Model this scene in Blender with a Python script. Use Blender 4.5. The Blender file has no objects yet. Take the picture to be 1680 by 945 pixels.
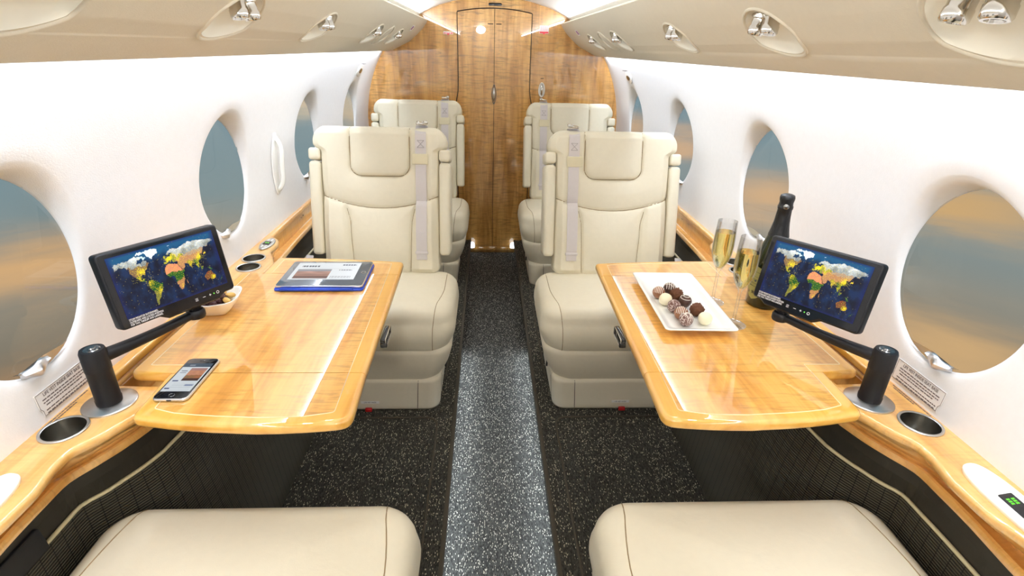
import bpy, bmesh, math, random
from mathutils import Vector, Matrix, noise
from mathutils.bvhtree import BVHTree
random.seed(7)
sc = bpy.context.scene
COL = sc.collection
PI = math.pi

# ---------------------------------------------------------------- camera
cam_d = bpy.data.cameras.new('camera'); cam = bpy.data.objects.new('camera', cam_d); COL.objects.link(cam)
cam_d.sensor_fit = 'HORIZONTAL'; cam_d.sensor_width = 36.0; cam_d.lens = 870/1680*36; cam_d.clip_start = .02; cam_d.clip_end = 200
_r = ((0.99880045, 0.00592084, 0.04860666), (-0.04183656, -0.41261306, 0.90994515), (0.02544338, -0.91088715, -0.4118704))
_m = Matrix([[a[0], -a[1], -a[2]] for a in _r])
cam.matrix_world = Matrix.Translation((-.045, 0, 1.44)) @ _m.to_4x4()
sc.camera = cam
sc.view_settings.view_transform = 'Standard'; sc.view_settings.look = 'None'
sc.view_settings.gamma = 1; sc.view_settings.use_curve_mapping = False
sc.view_settings.exposure = 0.22
sc.cycles.max_bounces = 22; sc.cycles.diffuse_bounces = 5; sc.cycles.glossy_bounces = 6
sc.cycles.transmission_bounces = 20; sc.cycles.transparent_max_bounces = 12
sc.cycles.sample_clamp_indirect = 6
sc.cycles.caustics_reflective = False; sc.cycles.caustics_refractive = False
try: sc.cycles.use_denoising = True
except Exception: pass

# ---------------------------------------------------------------- node helpers
def L(c): return tuple((v/255/12.92 if v/255 <= .04045 else ((v/255+.055)/1.055)**2.4) for v in c)
class NT:
    def __init__(s, tree): s.t = tree; s.n = tree.nodes; s.l = tree.links
    def node(s, typ, **kw):
        n = s.n.new(typ)
        for k, v in kw.items(): setattr(n, k, v)
        return n
    def link(s, a, b): s.l.new(a, b)
    def val(s, sock, x):
        if isinstance(x, (int, float)): sock.default_value = x
        elif isinstance(x, tuple): sock.default_value = x if len(x) == len(sock.default_value) else (*x, 1)
        else: s.l.new(x, sock)
    def m(s, op, a, b=0.0, c=None):
        n = s.n.new('ShaderNodeMath'); n.operation = op
        s.val(n.inputs[0], a); s.val(n.inputs[1], b)
        if c is not None: s.val(n.inputs[2], c)
        return n.outputs[0]
    def mix(s, f, a, b, mode='MIX'):
        n = s.n.new('ShaderNodeMix'); n.data_type = 'RGBA'; n.blend_type = mode
        s.val(n.inputs[0], f); s.val(n.inputs[6], a); s.val(n.inputs[7], b)
        return n.outputs[2]
    def noise(s, vec, scale=5, detail=3, rough=.5, dist=0.0):
        n = s.n.new('ShaderNodeTexNoise'); s.l.new(vec, n.inputs['Vector'])
        n.inputs['Scale'].default_value = scale; n.inputs['Detail'].default_value = detail
        n.inputs['Roughness'].default_value = rough; n.inputs['Distortion'].default_value = dist
        return n.outputs[0]
    def map(s, vec, sc=(1, 1, 1), loc=(0, 0, 0), rot=(0, 0, 0)):
        n = s.n.new('ShaderNodeMapping'); s.l.new(vec, n.inputs[0])
        n.inputs['Scale'].default_value = sc; n.inputs['Location'].default_value = loc; n.inputs['Rotation'].default_value = rot
        return n.outputs[0]
    def ramp(s, f, stops):
        n = s.n.new('ShaderNodeValToRGB'); s.l.new(f, n.inputs[0]); e = n.color_ramp.elements
        while len(e) < len(stops): e.new(.5)
        for i, (p, c) in enumerate(stops): e[i].position = p; e[i].color = (*c, 1) if len(c) == 3 else c
        return n.outputs[0]
    def bump(s, h, strength=.2, dist=.001):
        n = s.n.new('ShaderNodeBump'); s.l.new(h, n.inputs['Height']); n.inputs['Strength'].default_value = strength
        n.inputs['Distance'].default_value = dist; return n.outputs[0]

# ---------------------------------------------------------------- sky outside
w = bpy.data.worlds.new('sky'); sc.world = w; w.use_nodes = True
N = NT(w.node_tree); N.n.clear()
tc = N.node('ShaderNodeTexCoord').outputs['Generated']
sep = N.node('ShaderNodeSeparateXYZ'); N.link(tc, sep.inputs[0])
az = N.m('MULTIPLY', N.m('ARCTAN2', sep.outputs[0], sep.outputs[1]), 180/PI)
el = N.m('MULTIPLY', N.m('ARCSINE', sep.outputs[2]), 180/PI)
cmb = N.node('ShaderNodeCombineXYZ'); N.link(N.m('MULTIPLY', az, .03), cmb.inputs[0]); N.link(N.m('MULTIPLY', el, .22), cmb.inputs[1])
nz = N.noise(cmb.outputs[0], 1.3, 5, .5, .2)
nz2 = N.noise(cmb.outputs[0], 5, 5, .55, .2)
el2 = N.m('ADD', el, N.m('MULTIPLY', N.m('SUBTRACT', nz, .5), 5.0))
el2 = N.m('ADD', el2, N.m('MULTIPLY', N.m('SUBTRACT', nz2, .5), 2.2))
base = N.ramp(N.m('DIVIDE', N.m('ADD', el, 40), 60), [(0, L((125, 110, 90))), (.26, L((128, 120, 104))), (.375, L((142, 142, 132))), (.45, L((124, 144, 148))), (.70, L((118, 150, 165)))])
# warm cloud banks: azimuth, elevation, half widths, colour, amount
for (a, e, wa, we, colr, amt) in [(-42, -17.4, 11, 2.3, (212, 172, 124), 1), (-17, -5.6, 5, 1.7, (216, 196, 165), .9), (-45, -27, 12, 2.5, (178, 140, 100), .7), (-12.5, -7.2, 2.6, 1.6, (214, 190, 156), .85),
                                  (43, -11.0, 9, 2.3, (204, 168, 118), 1), (47, -22.7, 10, 2.6, (206, 170, 122), .95), (29, -13, 5.5, 2.4, (208, 172, 132), 1), (20, -8.6, 3.6, 1.5, (206, 172, 138), 1), (14.5, -7.6, 2.5, 1.4, (206, 172, 136), .9),
                                  (150, -5, 60, 6, (205, 175, 140), .7)]:
    da = N.m('DIVIDE', N.m('SUBTRACT', az, a), wa); de = N.m('DIVIDE', N.m('SUBTRACT', el2, e), we)
    g = N.m('EXPONENT', N.m('MULTIPLY', N.m('ADD', N.m('MULTIPLY', da, da), N.m('MULTIPLY', de, de)), -1.0))
    base = N.mix(N.m('MULTIPLY', g, amt), base, L(colr))
bg = N.node('ShaderNodeBackground'); N.link(base, bg.inputs[0]); bg.inputs[1].default_value = .86
N.link(bg.outputs[0], N.node('ShaderNodeOutputWorld').inputs[0])

# ---------------------------------------------------------------- lights (LED coves, aisle strips, reading lamps, added fill)
def area(name, loc, sx, sy, power, color, direction, spread=180, spin=None):
    d = bpy.data.lights.new(name, 'AREA'); d.shape = 'RECTANGLE'; d.size = sx; d.size_y = sy; d.energy = power; d.color = color
    d.spread = math.radians(spread)
    o = bpy.data.objects.new(name, d); COL.objects.link(o); o.location = loc
    z = -Vector(direction).normalized(); y = Vector((0, 1, 0)) if abs(z.y) < .9 else Vector((0, 0, 1))
    x = y.cross(z).normalized(); y = z.cross(x)
    o.rotation_euler = Matrix((x, y, z)).transposed().to_euler()
    return o
COOL = (.80, .885, 1.0); WARM = (1, .93, .83)
P_WALL, P_CEIL, P_AISLE, P_REAR, P_READ = 15.5, 13.5, 3.6, 9, 3.2
for s in (-1, 1):
    area('wall_wash_led_strip', (s*.7115, 1.33, 1.424), .012, 4.9, P_WALL, COOL, (s*.7, 0, -.8), 170)
    area('ceiling_cove_led_strip', (s*.463, 1.33, 1.612), .022, 4.9, P_CEIL, (.88, .94, 1), (-s*.8, 0, .6), 180)
    area('aisle_led_strip', (s*.1655, .65, .079), .008, 3.4, P_AISLE, (.80, .91, 1), (-s*.7, 0, -1), 150)
fl_ = area('rear_fill_light', (-.146, -1.0, 1.675), .13, .10, P_REAR, WARM, (.08, 1, -.35)); fl_.data.shape = 'ELLIPSE'  # added fill light behind the camera to brighten the seat fronts
for s in (-1, 1):      # reading lamps in the overhead panels
    for yy in (.66, 1.165, 1.76, 2.52):
        d_ = bpy.data.lights.new('reading_light', 'SPOT'); d_.energy = P_READ; d_.color = WARM; d_.spot_size = math.radians(95); d_.spot_blend = 1; d_.shadow_soft_size = .02
        o_ = bpy.data.objects.new('reading_light', d_); COL.objects.link(o_); o_.location = (s*.515, yy+.02, 1.452)
        o_.rotation_euler = Vector((-s*.02, 0, -1)).to_track_quat('-Z', 'Y').to_euler()

# ---------------------------------------------------------------- materials
MATS = {}
def mat(name, col=(.8, .8, .8), rough=.5, metal=0, coat=0, coat_rough=.05, spec=.5, trans=0, ior=1.45, emit=None, emit_s=0, sheen=0):
    m_ = bpy.data.materials.new(name); m_.use_nodes = True; MATS[name] = m_
    b = m_.node_tree.nodes['Principled BSDF']
    b.inputs['Base Color'].default_value = (*col, 1); b.inputs['Roughness'].default_value = rough; b.inputs['Metallic'].default_value = metal
    b.inputs['Coat Weight'].default_value = coat; b.inputs['Coat Roughness'].default_value = coat_rough
    b.inputs['Specular IOR Level'].default_value = spec; b.inputs['Transmission Weight'].default_value = trans; b.inputs['IOR'].default_value = ior
    b.inputs['Sheen Weight'].default_value = sheen
    if emit: b.inputs['Emission Color'].default_value = (*emit, 1); b.inputs['Emission Strength'].default_value = emit_s
    # faint surface grain so every material is procedural
    n = NT(m_.node_tree); co = n.node('ShaderNodeTexCoord').outputs['Object']
    if trans == 0 and not emit:
        c = n.mix(.12, (*col, 1), n.ramp(n.noise(co, 60, 2), [(0, tuple(v*.75 for v in col)), (1, tuple(min(1, v*1.2) for v in col))]))
        n.link(c, b.inputs['Base Color'])
    return m_, n, b, co
def wood(name, axis, c1, c2, c3, fig=1.0, rough=.28, coat=1.0, ripple=1.0):
    m_, n, b, co = mat(name, c2, rough, coat=coat, coat_rough=.03)
    # grain runs along axis (0 x,1 y,2 z); ripples lie across it
    gs = [9, 9, 9]; gs[axis] = .9
    rs = [8, 8, 8]; rs[axis] = 62
    g1 = n.noise(n.map(co, tuple(v*1.0 for v in gs)), 2.2, 4, .6, .6)
    g2 = n.noise(n.map(co, tuple(v*6 for v in gs)), 3, 3, .6)
    rp = n.noise(n.map(co, tuple(rs)), 1.0, 3, .62, 1.4)
    big = n.noise(n.map(co, tuple(v*.55 for v in gs)), 1.6, 2, .5, .3)
    c = n.ramp(g1, [(.28, c3), (.46, c2), (.62, c1), (.78, c2)])
    c = n.mix(.05*fig, c, n.ramp(g2, [(.35, c3), (.65, c1)]))
    rr = n.ramp(rp, [(.36, (.45, .45, .45)), (.52, (1, 1, 1))])
    amt = n.m('MULTIPLY', n.m('MULTIPLY', n.ramp(big, [(.30, (.25, .25, .25)), (.66, (1, 1, 1))]), .75), ripple)
    c = n.mix(amt, c, n.mix(1.0, c, rr, 'MULTIPLY'))
    n.link(c, b.inputs['Base Color']); b.inputs['Coat IOR'].default_value = 1.85; b.inputs['Coat Roughness'].default_value = .012
    return m_
W1c, W2c, W3c = L((240, 186, 100)), L((226, 164, 78)), L((198, 132, 52))
wood_top = wood('figured maple veneer', 1, W1c, W2c, W3c, ripple=.75)
wood_ledge = wood('ledge veneer', 1, L((238, 190, 116)), L((224, 168, 90)), L((198, 136, 62)), ripple=.5)
wood_bulk = wood('bulkhead veneer', 2, L((226, 174, 98)), L((200, 146, 74)), L((156, 104, 46)), ripple=1.15, rough=.3)
wood_rim = wood('solid maple edge', 1, L((242, 188, 92)), L((234, 174, 76)), L((216, 150, 54)), fig=.5, ripple=.1)
inlay_m = mat('pale inlay line', L((250, 226, 180)), .3, coat=1)[0]
gap_m = mat('dark gap', L((50, 36, 20)), .7)[0]

def leather(name, col, rough=.42):
    m_, n, b, co = mat(name, col, rough, spec=.4, sheen=.05)
    h = n.noise(co, 420, 3, .6); h2 = n.noise(co, 11, 3, .5, .8)
    hh = n.m('ADD', n.m('MULTIPLY', h, .22), n.m('MULTIPLY', h2, 2.2))
    n.link(n.bump(hh, .35, .0022), b.inputs['Normal'])
    return m_
leather_m = leather('cream leather', L((232, 224, 202)))
leather2_m = leather('cream leather lower', L((226, 218, 198)), .5)
seam_m = mat('seam thread', L((150, 128, 92)), .7)[0]
belt_m, n, b, co = mat('grey belt webbing', L((216, 209, 208)), .75)
n.link(n.bump(n.noise(n.map(co, (40, 40, 900)), 1, 2), .5, .001), b.inputs['Normal'])
belt_guide_m = mat('belt guide leather', L((222, 212, 180)), .4)[0]
stitch_m = mat('belt stitching', L((150, 140, 140)), .8)[0]
chrome_m = mat('polished chrome', (.66, .63, .58), .14, 1)[0]
steel_m, n, b, co = mat('brushed steel', (.62, .61, .59), .3, 1)
n.link(n.bump(n.noise(n.map(co, (3, 3, 260)), 1, 2), .2, .0005), b.inputs['Normal'])
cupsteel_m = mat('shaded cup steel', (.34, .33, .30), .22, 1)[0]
black_m = mat('satin black', L((20, 21, 25)), .45, spec=.35)[0]
blackg_m = mat('gloss black', L((14, 15, 19)), .15, coat=.25)[0]
ring_dark_m = mat('dark chrome', (.25, .25, .25), .2, 1)[0]
red_m = mat('red tab', L((190, 30, 35)), .5)[0]
redlab_m = mat('red label', L((225, 60, 75)), .5)[0]
pink_m = mat('pink label', L((238, 170, 190)), .5)[0]
white_m = mat('white enamel', L((244, 244, 240)), .25, coat=.6)[0]
whiteplas_m = mat('white plastic', L((238, 236, 232)), .35)[0]
placard_m = mat('clear placard', L((232, 228, 226)), .35)[0]
text_dark_m = mat('dark print', L((96, 84, 84)), .6)[0]
text_white_m = mat('white print', L((235, 235, 240)), .5)[0]
blue_m = mat('blue case', L((38, 74, 196)), .45)[0]
alu_m = mat('silver aluminium', (.75, .75, .77), .28, 1)[0]
violet_m = mat('violet print', L((150, 70, 150)), .5)[0]
green_m = mat('green mark', L((60, 150, 60)), .5)[0]

def fabricwall(name, col):
    m_, n, b, co = mat(name, col, .7, spec=.2)
    h = n.noise(n.map(co, (200, 200, 900)), 1, 2); h2 = n.noise(n.map(co, (900, 300, 200)), 1, 2)
    n.link(n.bump(n.m('ADD', h, h2), .25, .0008), b.inputs['Normal'])
    return m_
wall_m = fabricwall('white wall covering', L((234, 233, 234)))
bin_m = fabricwall('cream overhead panel', L((216, 207, 188)))
recess_m = mat('cream recess bowl', L((240, 235, 220)), .4)[0]
ceil_m = mat('ceiling panel', L((232, 230, 226)), .6)[0]

def carpet(name, dark, fleck, dens=.62):
    m_, n, b, co = mat(name, dark, .95, spec=.1)
    v = n.node('ShaderNodeTexVoronoi'); n.link(n.map(co, (420, 135, 420)), v.inputs['Vector']); v.inputs['Scale'].default_value = 1.0
    cellr = n.node('ShaderNodeSeparateColor'); n.link(v.outputs['Color'], cellr.inputs[0])
    big = n.noise(n.map(co, (14, 5, 14)), 1, 3, .6)
    pick = n.m('GREATER_THAN', n.m('ADD', cellr.outputs[0], n.m('MULTIPLY', big, .28)), dens + .38)
    core = n.m('LESS_THAN', v.outputs['Distance'], .42)
    f = n.m('MULTIPLY', pick, core)
    basec = n.mix(cellr.outputs[1], tuple(c*.45 for c in dark)+(1,), tuple(c*1.7 for c in dark)+(1,))
    c = n.mix(f, basec, (*fleck, 1))
    n.link(c, b.inputs['Base Color'])
    n.link(n.bump(v.outputs['Distance'], .8, .003), b.inputs['Normal'])
    return m_
carpet_m = carpet('flecked charcoal carpet', L((58, 57, 52)), L((205, 195, 170)), .60)
aisle_m = carpet('flecked aisle carpet', L((66, 66, 64)), L((208, 204, 190)), .54)
binding_m = mat('carpet binding', L((66, 60, 50)), .9)[0]
side_m = mat('smooth dark sidewall', L((44, 41, 34)), .65)[0]
piping_m = mat('cream piping', L((214, 204, 168)), .5)[0]
# ribbed fabric: fine horizontal ribs and thin vertical cords (u = length along the wall in metres)
ribbed_m, n, b, co = mat('ribbed dark sidewall', L((58, 56, 46)), .7)
uv = n.node('ShaderNodeUVMap').outputs[0]; sp = n.node('ShaderNodeSeparateXYZ'); n.link(uv, sp.inputs[0])
rib = n.m('SINE', n.m('MULTIPLY', sp.outputs[1], 2*PI/.0065))
cord = n.m('LESS_THAN', n.m('ABSOLUTE', n.m('SUBTRACT', n.m('FRACT', n.m('DIVIDE', sp.outputs[0], .028)), .5)), .035)
c = n.ramp(n.m('ADD', n.m('MULTIPLY', rib, .5), .5), [(.12, L((20, 19, 15))), (.5, L((70, 67, 55))), (1, L((84, 80, 66)))])
c = n.mix(cord, c, (*L((16, 15, 12)), 1)); n.link(c, b.inputs['Base Color']); n.link(n.bump(rib, .5, .002), b.inputs['Normal'])

def glassmat(name, col, ior=1.45, rough=0):
    m_, n, b, co = mat(name, col, rough, trans=1, ior=ior)
    return m_
glass_m = bpy.data.materials.new('clear thin glass'); glass_m.use_nodes = True
n = NT(glass_m.node_tree); n.n.clear()
tr = n.node('ShaderNodeBsdfTransparent'); tr.inputs[0].default_value = (.975, .98, .985, 1); gl = n.node('ShaderNodeBsdfGlossy'); gl.inputs['Roughness'].default_value = .01
lw = n.node('ShaderNodeLayerWeight'); lw.inputs[0].default_value = .35
mx = n.node('ShaderNodeMixShader'); n.link(n.m('MINIMUM', n.m('MULTIPLY', lw.outputs[0], .8), .5), mx.inputs[0]); n.link(tr.outputs[0], mx.inputs[1]); n.link(gl.outputs[0], mx.inputs[2])
n.link(mx.outputs[0], n.node('ShaderNodeOutputMaterial').inputs[0])
wine_m = glassmat('sparkling wine', L((255, 238, 150)), 1.33)
bubble_m = mat('bubbles', L((255, 245, 200)), .1, spec=1)[0]
bottle_m = mat('dark green bottle glass', L((20, 28, 12)), .08, coat=.3, spec=.5)[0]
foil_m, n, b, co = mat('black foil', L((16, 16, 18)), .38, 0, spec=.5)
n.link(n.bump(n.noise(n.map(co, (60, 60, 25)), 1, 3, .6, 1), .7, .004), b.inputs['Normal'])
label_m, n, b, co = mat('olive green label', L((150, 146, 84)), .5)
pane_m = bpy.data.materials.new('window pane'); pane_m.use_nodes = True
n = NT(pane_m.node_tree); n.n.clear()
tr = n.node('ShaderNodeBsdfTransparent'); gl = n.node('ShaderNodeBsdfGlossy'); gl.inputs['Roughness'].default_value = .02
fr = n.node('ShaderNodeFresnel'); fr.inputs[0].default_value = 1.3
mx = n.node('ShaderNodeMixShader'); n.link(n.m('MULTIPLY', fr.outputs[0], .06), mx.inputs[0]); n.link(tr.outputs[0], mx.inputs[1]); n.link(gl.outputs[0], mx.inputs[2])
n.link(mx.outputs[0], n.node('ShaderNodeOutputMaterial').inputs[0])

# image-like screens use a colour attribute computed below
def screenmat(name, strength):
    m_ = bpy.data.materials.new(name); m_.use_nodes = True; n = NT(m_.node_tree); b = n.n['Principled BSDF']
    a = n.node('ShaderNodeVertexColor'); a.layer_name = 'Col'
    b.inputs['Base Color'].default_value = (.01, .01, .012, 1); b.inputs['Roughness'].default_value = .25; b.inputs['Specular IOR Level'].default_value = .15
    n.link(a.outputs[0], b.inputs['Emission Color']); b.inputs['Emission Strength'].default_value = strength
    return m_
screen_m = screenmat('lit map screen', 1.25)
paper_m = screenmat('lit page screen', .85)
led_m = mat('green led digits', (0, 0, 0), .3, emit=L((120, 255, 60)), emit_s=.8)[0]
led_white = mat('led lens', (.9, .9, .9), .3, emit=(.85, .93, 1), emit_s=2.2)[0]
lamp_m = mat('warm lamp lens', (.9, .9, .9), .3, emit=(1, .92, .8), emit_s=1.4)[0]

# ---------------------------------------------------------------- object helpers
def obj(name, vf, m_=None, parent=None, smooth=True, loc=None, label=None, uv=None, sharp=None):
    me = bpy.data.meshes.new(name); v, f = vf[0], vf[1]
    me.from_pydata([tuple(p) for p in v], [], [tuple(q) for q in f]); me.validate(); me.update()
    if smooth:
        for p in me.polygons: p.use_smooth = True
        if sharp: me.set_sharp_from_angle(angle=math.radians(sharp))
    if m_: me.materials.append(m_)
    o = bpy.data.objects.new(name, me); COL.objects.link(o)
    if parent: o.parent = parent
    if loc: o.location = loc
    if label: o['label'] = label
    return o
def tag(o, label=None, cat=None, group=None, kind=None):
    if label: o['label'] = label
    if cat: o['category'] = cat
    if group: o['group'] = group
    if kind: o['kind'] = kind
    return o
def empty(name, loc=(0, 0, 0), rz=0, label=None, cat=None, group=None, kind=None):
    o = bpy.data.objects.new(name, None); COL.objects.link(o); o.location = loc; o.rotation_euler = (0, 0, rz); o.empty_display_size = .05
    return tag(o, label, cat, group, kind)
def kids(o): return [c for c in bpy.data.objects if c.parent == o]
def copy_tree(o, parent=None):
    c = o.copy(); COL.objects.link(c); c.parent = parent
    for ch in kids(o): copy_tree(ch, c)
    return c
def join(*parts):
    v, f = [], []
    for a, b_ in parts:
        k = len(v); v += list(a); f += [tuple(i+k for i in q) for q in b_]
    return v, f
def xf(vf, M): return [tuple(M @ Vector(p)) for p in vf[0]], vf[1]
def T(x, y, z): return Matrix.Translation((x, y, z))
def RX(a): return Matrix.Rotation(a, 4, 'X')
def RY(a): return Matrix.Rotation(a, 4, 'Y')
def RZ(a): return Matrix.Rotation(a, 4, 'Z')
def frame(org, xa, za):
    za = Vector(za).normalized(); xa = Vector(xa); xa = (xa - za*xa.dot(za)).normalized(); ya = za.cross(xa)
    M = Matrix((xa, ya, za)).transposed().to_4x4(); M.translation = Vector(org); return M
def rbox(sx, sy, sz, r=.002, seg=3):
    bm = bmesh.new(); bmesh.ops.create_cube(bm, size=1)
    for v in bm.verts: v.co = Vector((v.co.x*sx, v.co.y*sy, v.co.z*sz))
    if r > 0: bmesh.ops.bevel(bm, geom=list(bm.edges), offset=min(r, .49*min(sx, sy, sz)), segments=seg, affect='EDGES', profile=.5)
    vf = [tuple(v.co) for v in bm.verts], [tuple(v.index for v in f.verts) for f in bm.faces]; bm.free(); return vf
def lathe(prof, n=40, closed=False):
    v, f = [], []; rings = []
    for r, z in prof:
        if r < 1e-6: rings.append([len(v)]); v.append((0, 0, z))
        else:
            rings.append(list(range(len(v), len(v)+n))); v += [(r*math.cos(2*PI*i/n), r*math.sin(2*PI*i/n), z) for i in range(n)]
    pairs = list(zip(rings, rings[1:])) + ([(rings[-1], rings[0])] if closed else [])
    for a, b_ in pairs:
        if len(a) == 1 and len(b_) == 1: continue
        for i in range(n):
            j = (i+1) % n
            if len(a) == 1: f.append((a[0], b_[j], b_[i]))
            elif len(b_) == 1: f.append((a[i], a[j], b_[0]))
            else: f.append((a[i], a[j], b_[j], b_[i]))
    return v, f
def tube(pts, r, n=8, closed=False, flat=None):
    pts = [Vector(p) for p in pts]; v, f = [], []; m_ = len(pts); prev = None
    for i, p in enumerate(pts):
        a = pts[(i-1) % m_] if (closed or i > 0) else p; b_ = pts[(i+1) % m_] if (closed or i < m_-1) else p
        t = (b_-a).normalized()
        if prev is None:
            u = t.cross(Vector((0, 0, 1)) if abs(t.z) < .9 else Vector((1, 0, 0))).normalized()
        else: u = (prev - t*prev.dot(t)).normalized()
        prev = u; w_ = t.cross(u); rr = r[i] if isinstance(r, (list, tuple)) else r
        for k in range(n):
            c_, s_ = math.cos(2*PI*k/n), math.sin(2*PI*k/n)
            v.append(tuple(p + u*rr*c_ + w_*rr*s_))
    for i in range(m_ if closed else m_-1):
        for k in range(n):
            a = i*n+k; b_ = i*n+(k+1) % n; c_ = ((i+1) % m_)*n
            f.append((a, b_, c_+(k+1) % n, c_+k))
    if not closed:
        f.append(tuple(reversed(range(n)))); f.append(tuple((m_-1)*n+k for k in range(n)))
    return v, f
def loft(rings, cap=True, close=True):
    v, f = [], []; n = len(rings[0])
    for r in rings: v += [tuple(p) for p in r]
    for i in range(len(rings)-1):
        for k in range(n if close else n-1):
            j = (k+1) % n; f.append((i*n+k, i*n+j, (i+1)*n+j, (i+1)*n+k))
    if cap:
        f.append(tuple(reversed(range(n)))); f.append(tuple((len(rings)-1)*n+k for k in range(n)))
    return v, f
def offs(poly, d):
    """inward offset of a CCW outline"""
    n = len(poly); out = []
    for i in range(n):
        a, p, b_ = Vector(poly[i-1]), Vector(poly[i]), Vector(poly[(i+1) % n])
        e1 = (p-a); e2 = (b_-p)
        if e1.length < 1e-9 or e2.length < 1e-9: out.append(tuple(p)); continue
        e1.normalize(); e2.normalize(); n1 = Vector((-e1.y, e1.x)); n2 = Vector((-e2.y, e2.x))
        m_ = (n1+n2)
        m_ = m_.normalized() if m_.length > 1e-6 else n1
        c_ = max(.35, m_.dot(n1)); q = p + m_*(d/c_); out.append((q.x, q.y))
    return out
def slab(poly, z0, z1, r=.004, seg=4, top_only=False, lock=()):
    """outline extruded with rounded top and bottom edges"""
    rings = []
    def offs(pl, d, _o=globals()['offs']):
        q = _o(pl, d)
        if lock: q = [(b_[0], a_[1]) if any(abs(a_[1]-j) < .0004 for j in lock) else b_ for a_, b_ in zip(pl, q)]
        return q
    if not top_only:
        for i in range(seg+1):
            a = PI/2*i/seg; rings.append([(x, y, z0+r-r*math.sin(a) if False else z0 + r*(1-math.sin(a))) for x, y in offs(poly, r*(1-math.cos(a)) if False else r*(1-math.cos(PI/2-a)) )] if False else [(x, y, z0+r*(1-math.sin(a))) for x, y in offs(poly, r*(1-math.cos(a)))])
        rings = rings[::-1]
    else: rings.append([(x, y, z0) for x, y in poly])
    for i in range(seg+1):
        a = PI/2*i/seg; rings.append([(x, y, z1-r*(1-math.sin(a))) for x, y in offs(poly, r*(1-math.cos(a)))])
    return loft(rings)
def rrect(x0, y0, x1, y1, r, seg=6):
    rs = r if isinstance(r, (list, tuple)) else [r]*4   # order: (x1,y0) (x1,y1) (x0,y1) (x0,y0)
    out = []
    for (cx, cy, a0, rr) in ((x1-rs[0], y0+rs[0], -90, rs[0]), (x1-rs[1], y1-rs[1], 0, rs[1]), (x0+rs[2], y1-rs[2], 90, rs[2]), (x0+rs[3], y0+rs[3], 180, rs[3])):
        for i in range(seg+1):
            a = math.radians(a0+90*i/seg); out.append((cx+rr*math.cos(a), cy+rr*math.sin(a)))
    return out
def ell(cx, cy, a, b_, n=48, p=2.0):
    out = []
    for i in range(n):
        t = 2*PI*i/n; c_, s_ = math.cos(t), math.sin(t)
        out.append((cx+a*math.copysign(abs(c_)**(2/p), c_), cy+b_*math.copysign(abs(s_)**(2/p), s_)))
    return out
def round_poly(pts, seg=6):
    """pts: (x,y,r) CCW -> outline with rounded corners"""
    out = []; n = len(pts)
    for i in range(n):
        p = Vector(pts[i][:2]); r = pts[i][2]; a = Vector(pts[i-1][:2])-p; b_ = Vector(pts[(i+1) % n][:2])-p
        if r <= 0: out.append(tuple(p)); continue
        a.normalize(); b_.normalize(); ang = math.acos(max(-1, min(1, a.dot(b_)))); d = r/math.tan(ang/2)
        p1 = p+a*d; p2 = p+b_*d
        for k in range(seg+1):
            t = k/seg; q = p1*(1-t)**2 + p*2*t*(1-t) + p2*t*t; out.append((q.x, q.y))
    return out
def interp(tab, x):
    if x <= tab[0][0]: return tab[0][1]
    for (a, va), (b_, vb) in zip(tab, tab[1:]):
        if x <= b_:
            t = (x-a)/(b_-a); return va+(vb-va)*t
    return tab[-1][1]
def sinterp(tab, x):
    """smooth (catmull-rom) interpolation"""
    n = len(tab)
    if x <= tab[0][0]: return tab[0][1]
    if x >= tab[-1][0]: return tab[-1][1]
    for i in range(n-1):
        if x <= tab[i+1][0]:
            x0, y0 = tab[i]; x1, y1 = tab[i+1]; h = x1-x0; t = (x-x0)/h
            m0 = (y1-tab[i-1][1])/(x1-tab[i-1][0]) if i > 0 else (y1-y0)/h
            m1 = (tab[i+2][1]-y0)/(tab[i+2][0]-x0) if i < n-2 else (y1-y0)/h
            # keep monotone where flat
            if abs(y1-y0) < 1e-6: m0 = m1 = 0
            return (2*t**3-3*t*t+1)*y0+(t**3-2*t*t+t)*h*m0+(-2*t**3+3*t*t)*y1+(t**3-t*t)*h*m1
def boolean_cut(o, cutters):
    for c_ in cutters:
        md = o.modifiers.new('cut', 'BOOLEAN'); md.operation = 'DIFFERENCE'; md.object = c_; md.solver = 'EXACT'
    bpy.context.view_layer.update()
    dg = bpy.context.evaluated_depsgraph_get(); me = bpy.data.meshes.new_from_object(o.evaluated_get(dg))
    old = o.data; o.modifiers.clear(); o.data = me; bpy.data.meshes.remove(old)
    for c_ in cutters: bpy.data.objects.remove(c_, do_unlink=True)
def text(name, body, size, M, m_, parent, align='LEFT', sx=1.0, ext=.0002):
    cu = bpy.data.curves.new(name, 'FONT'); cu.body = body; cu.size = size; cu.align_x = align; cu.extrude = ext; cu.materials.append(m_)
    o0 = bpy.data.objects.new(name, cu); COL.objects.link(o0); bpy.context.view_layer.update()
    me = bpy.data.meshes.new_from_object(o0.evaluated_get(bpy.context.evaluated_depsgraph_get()))
    bpy.data.objects.remove(o0, do_unlink=True)
    me.transform(M @ Matrix.Diagonal((sx, 1, 1, 1)))
    o = bpy.data.objects.new(name, me); COL.objects.link(o)
    if parent: o.parent = parent
    return o

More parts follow.
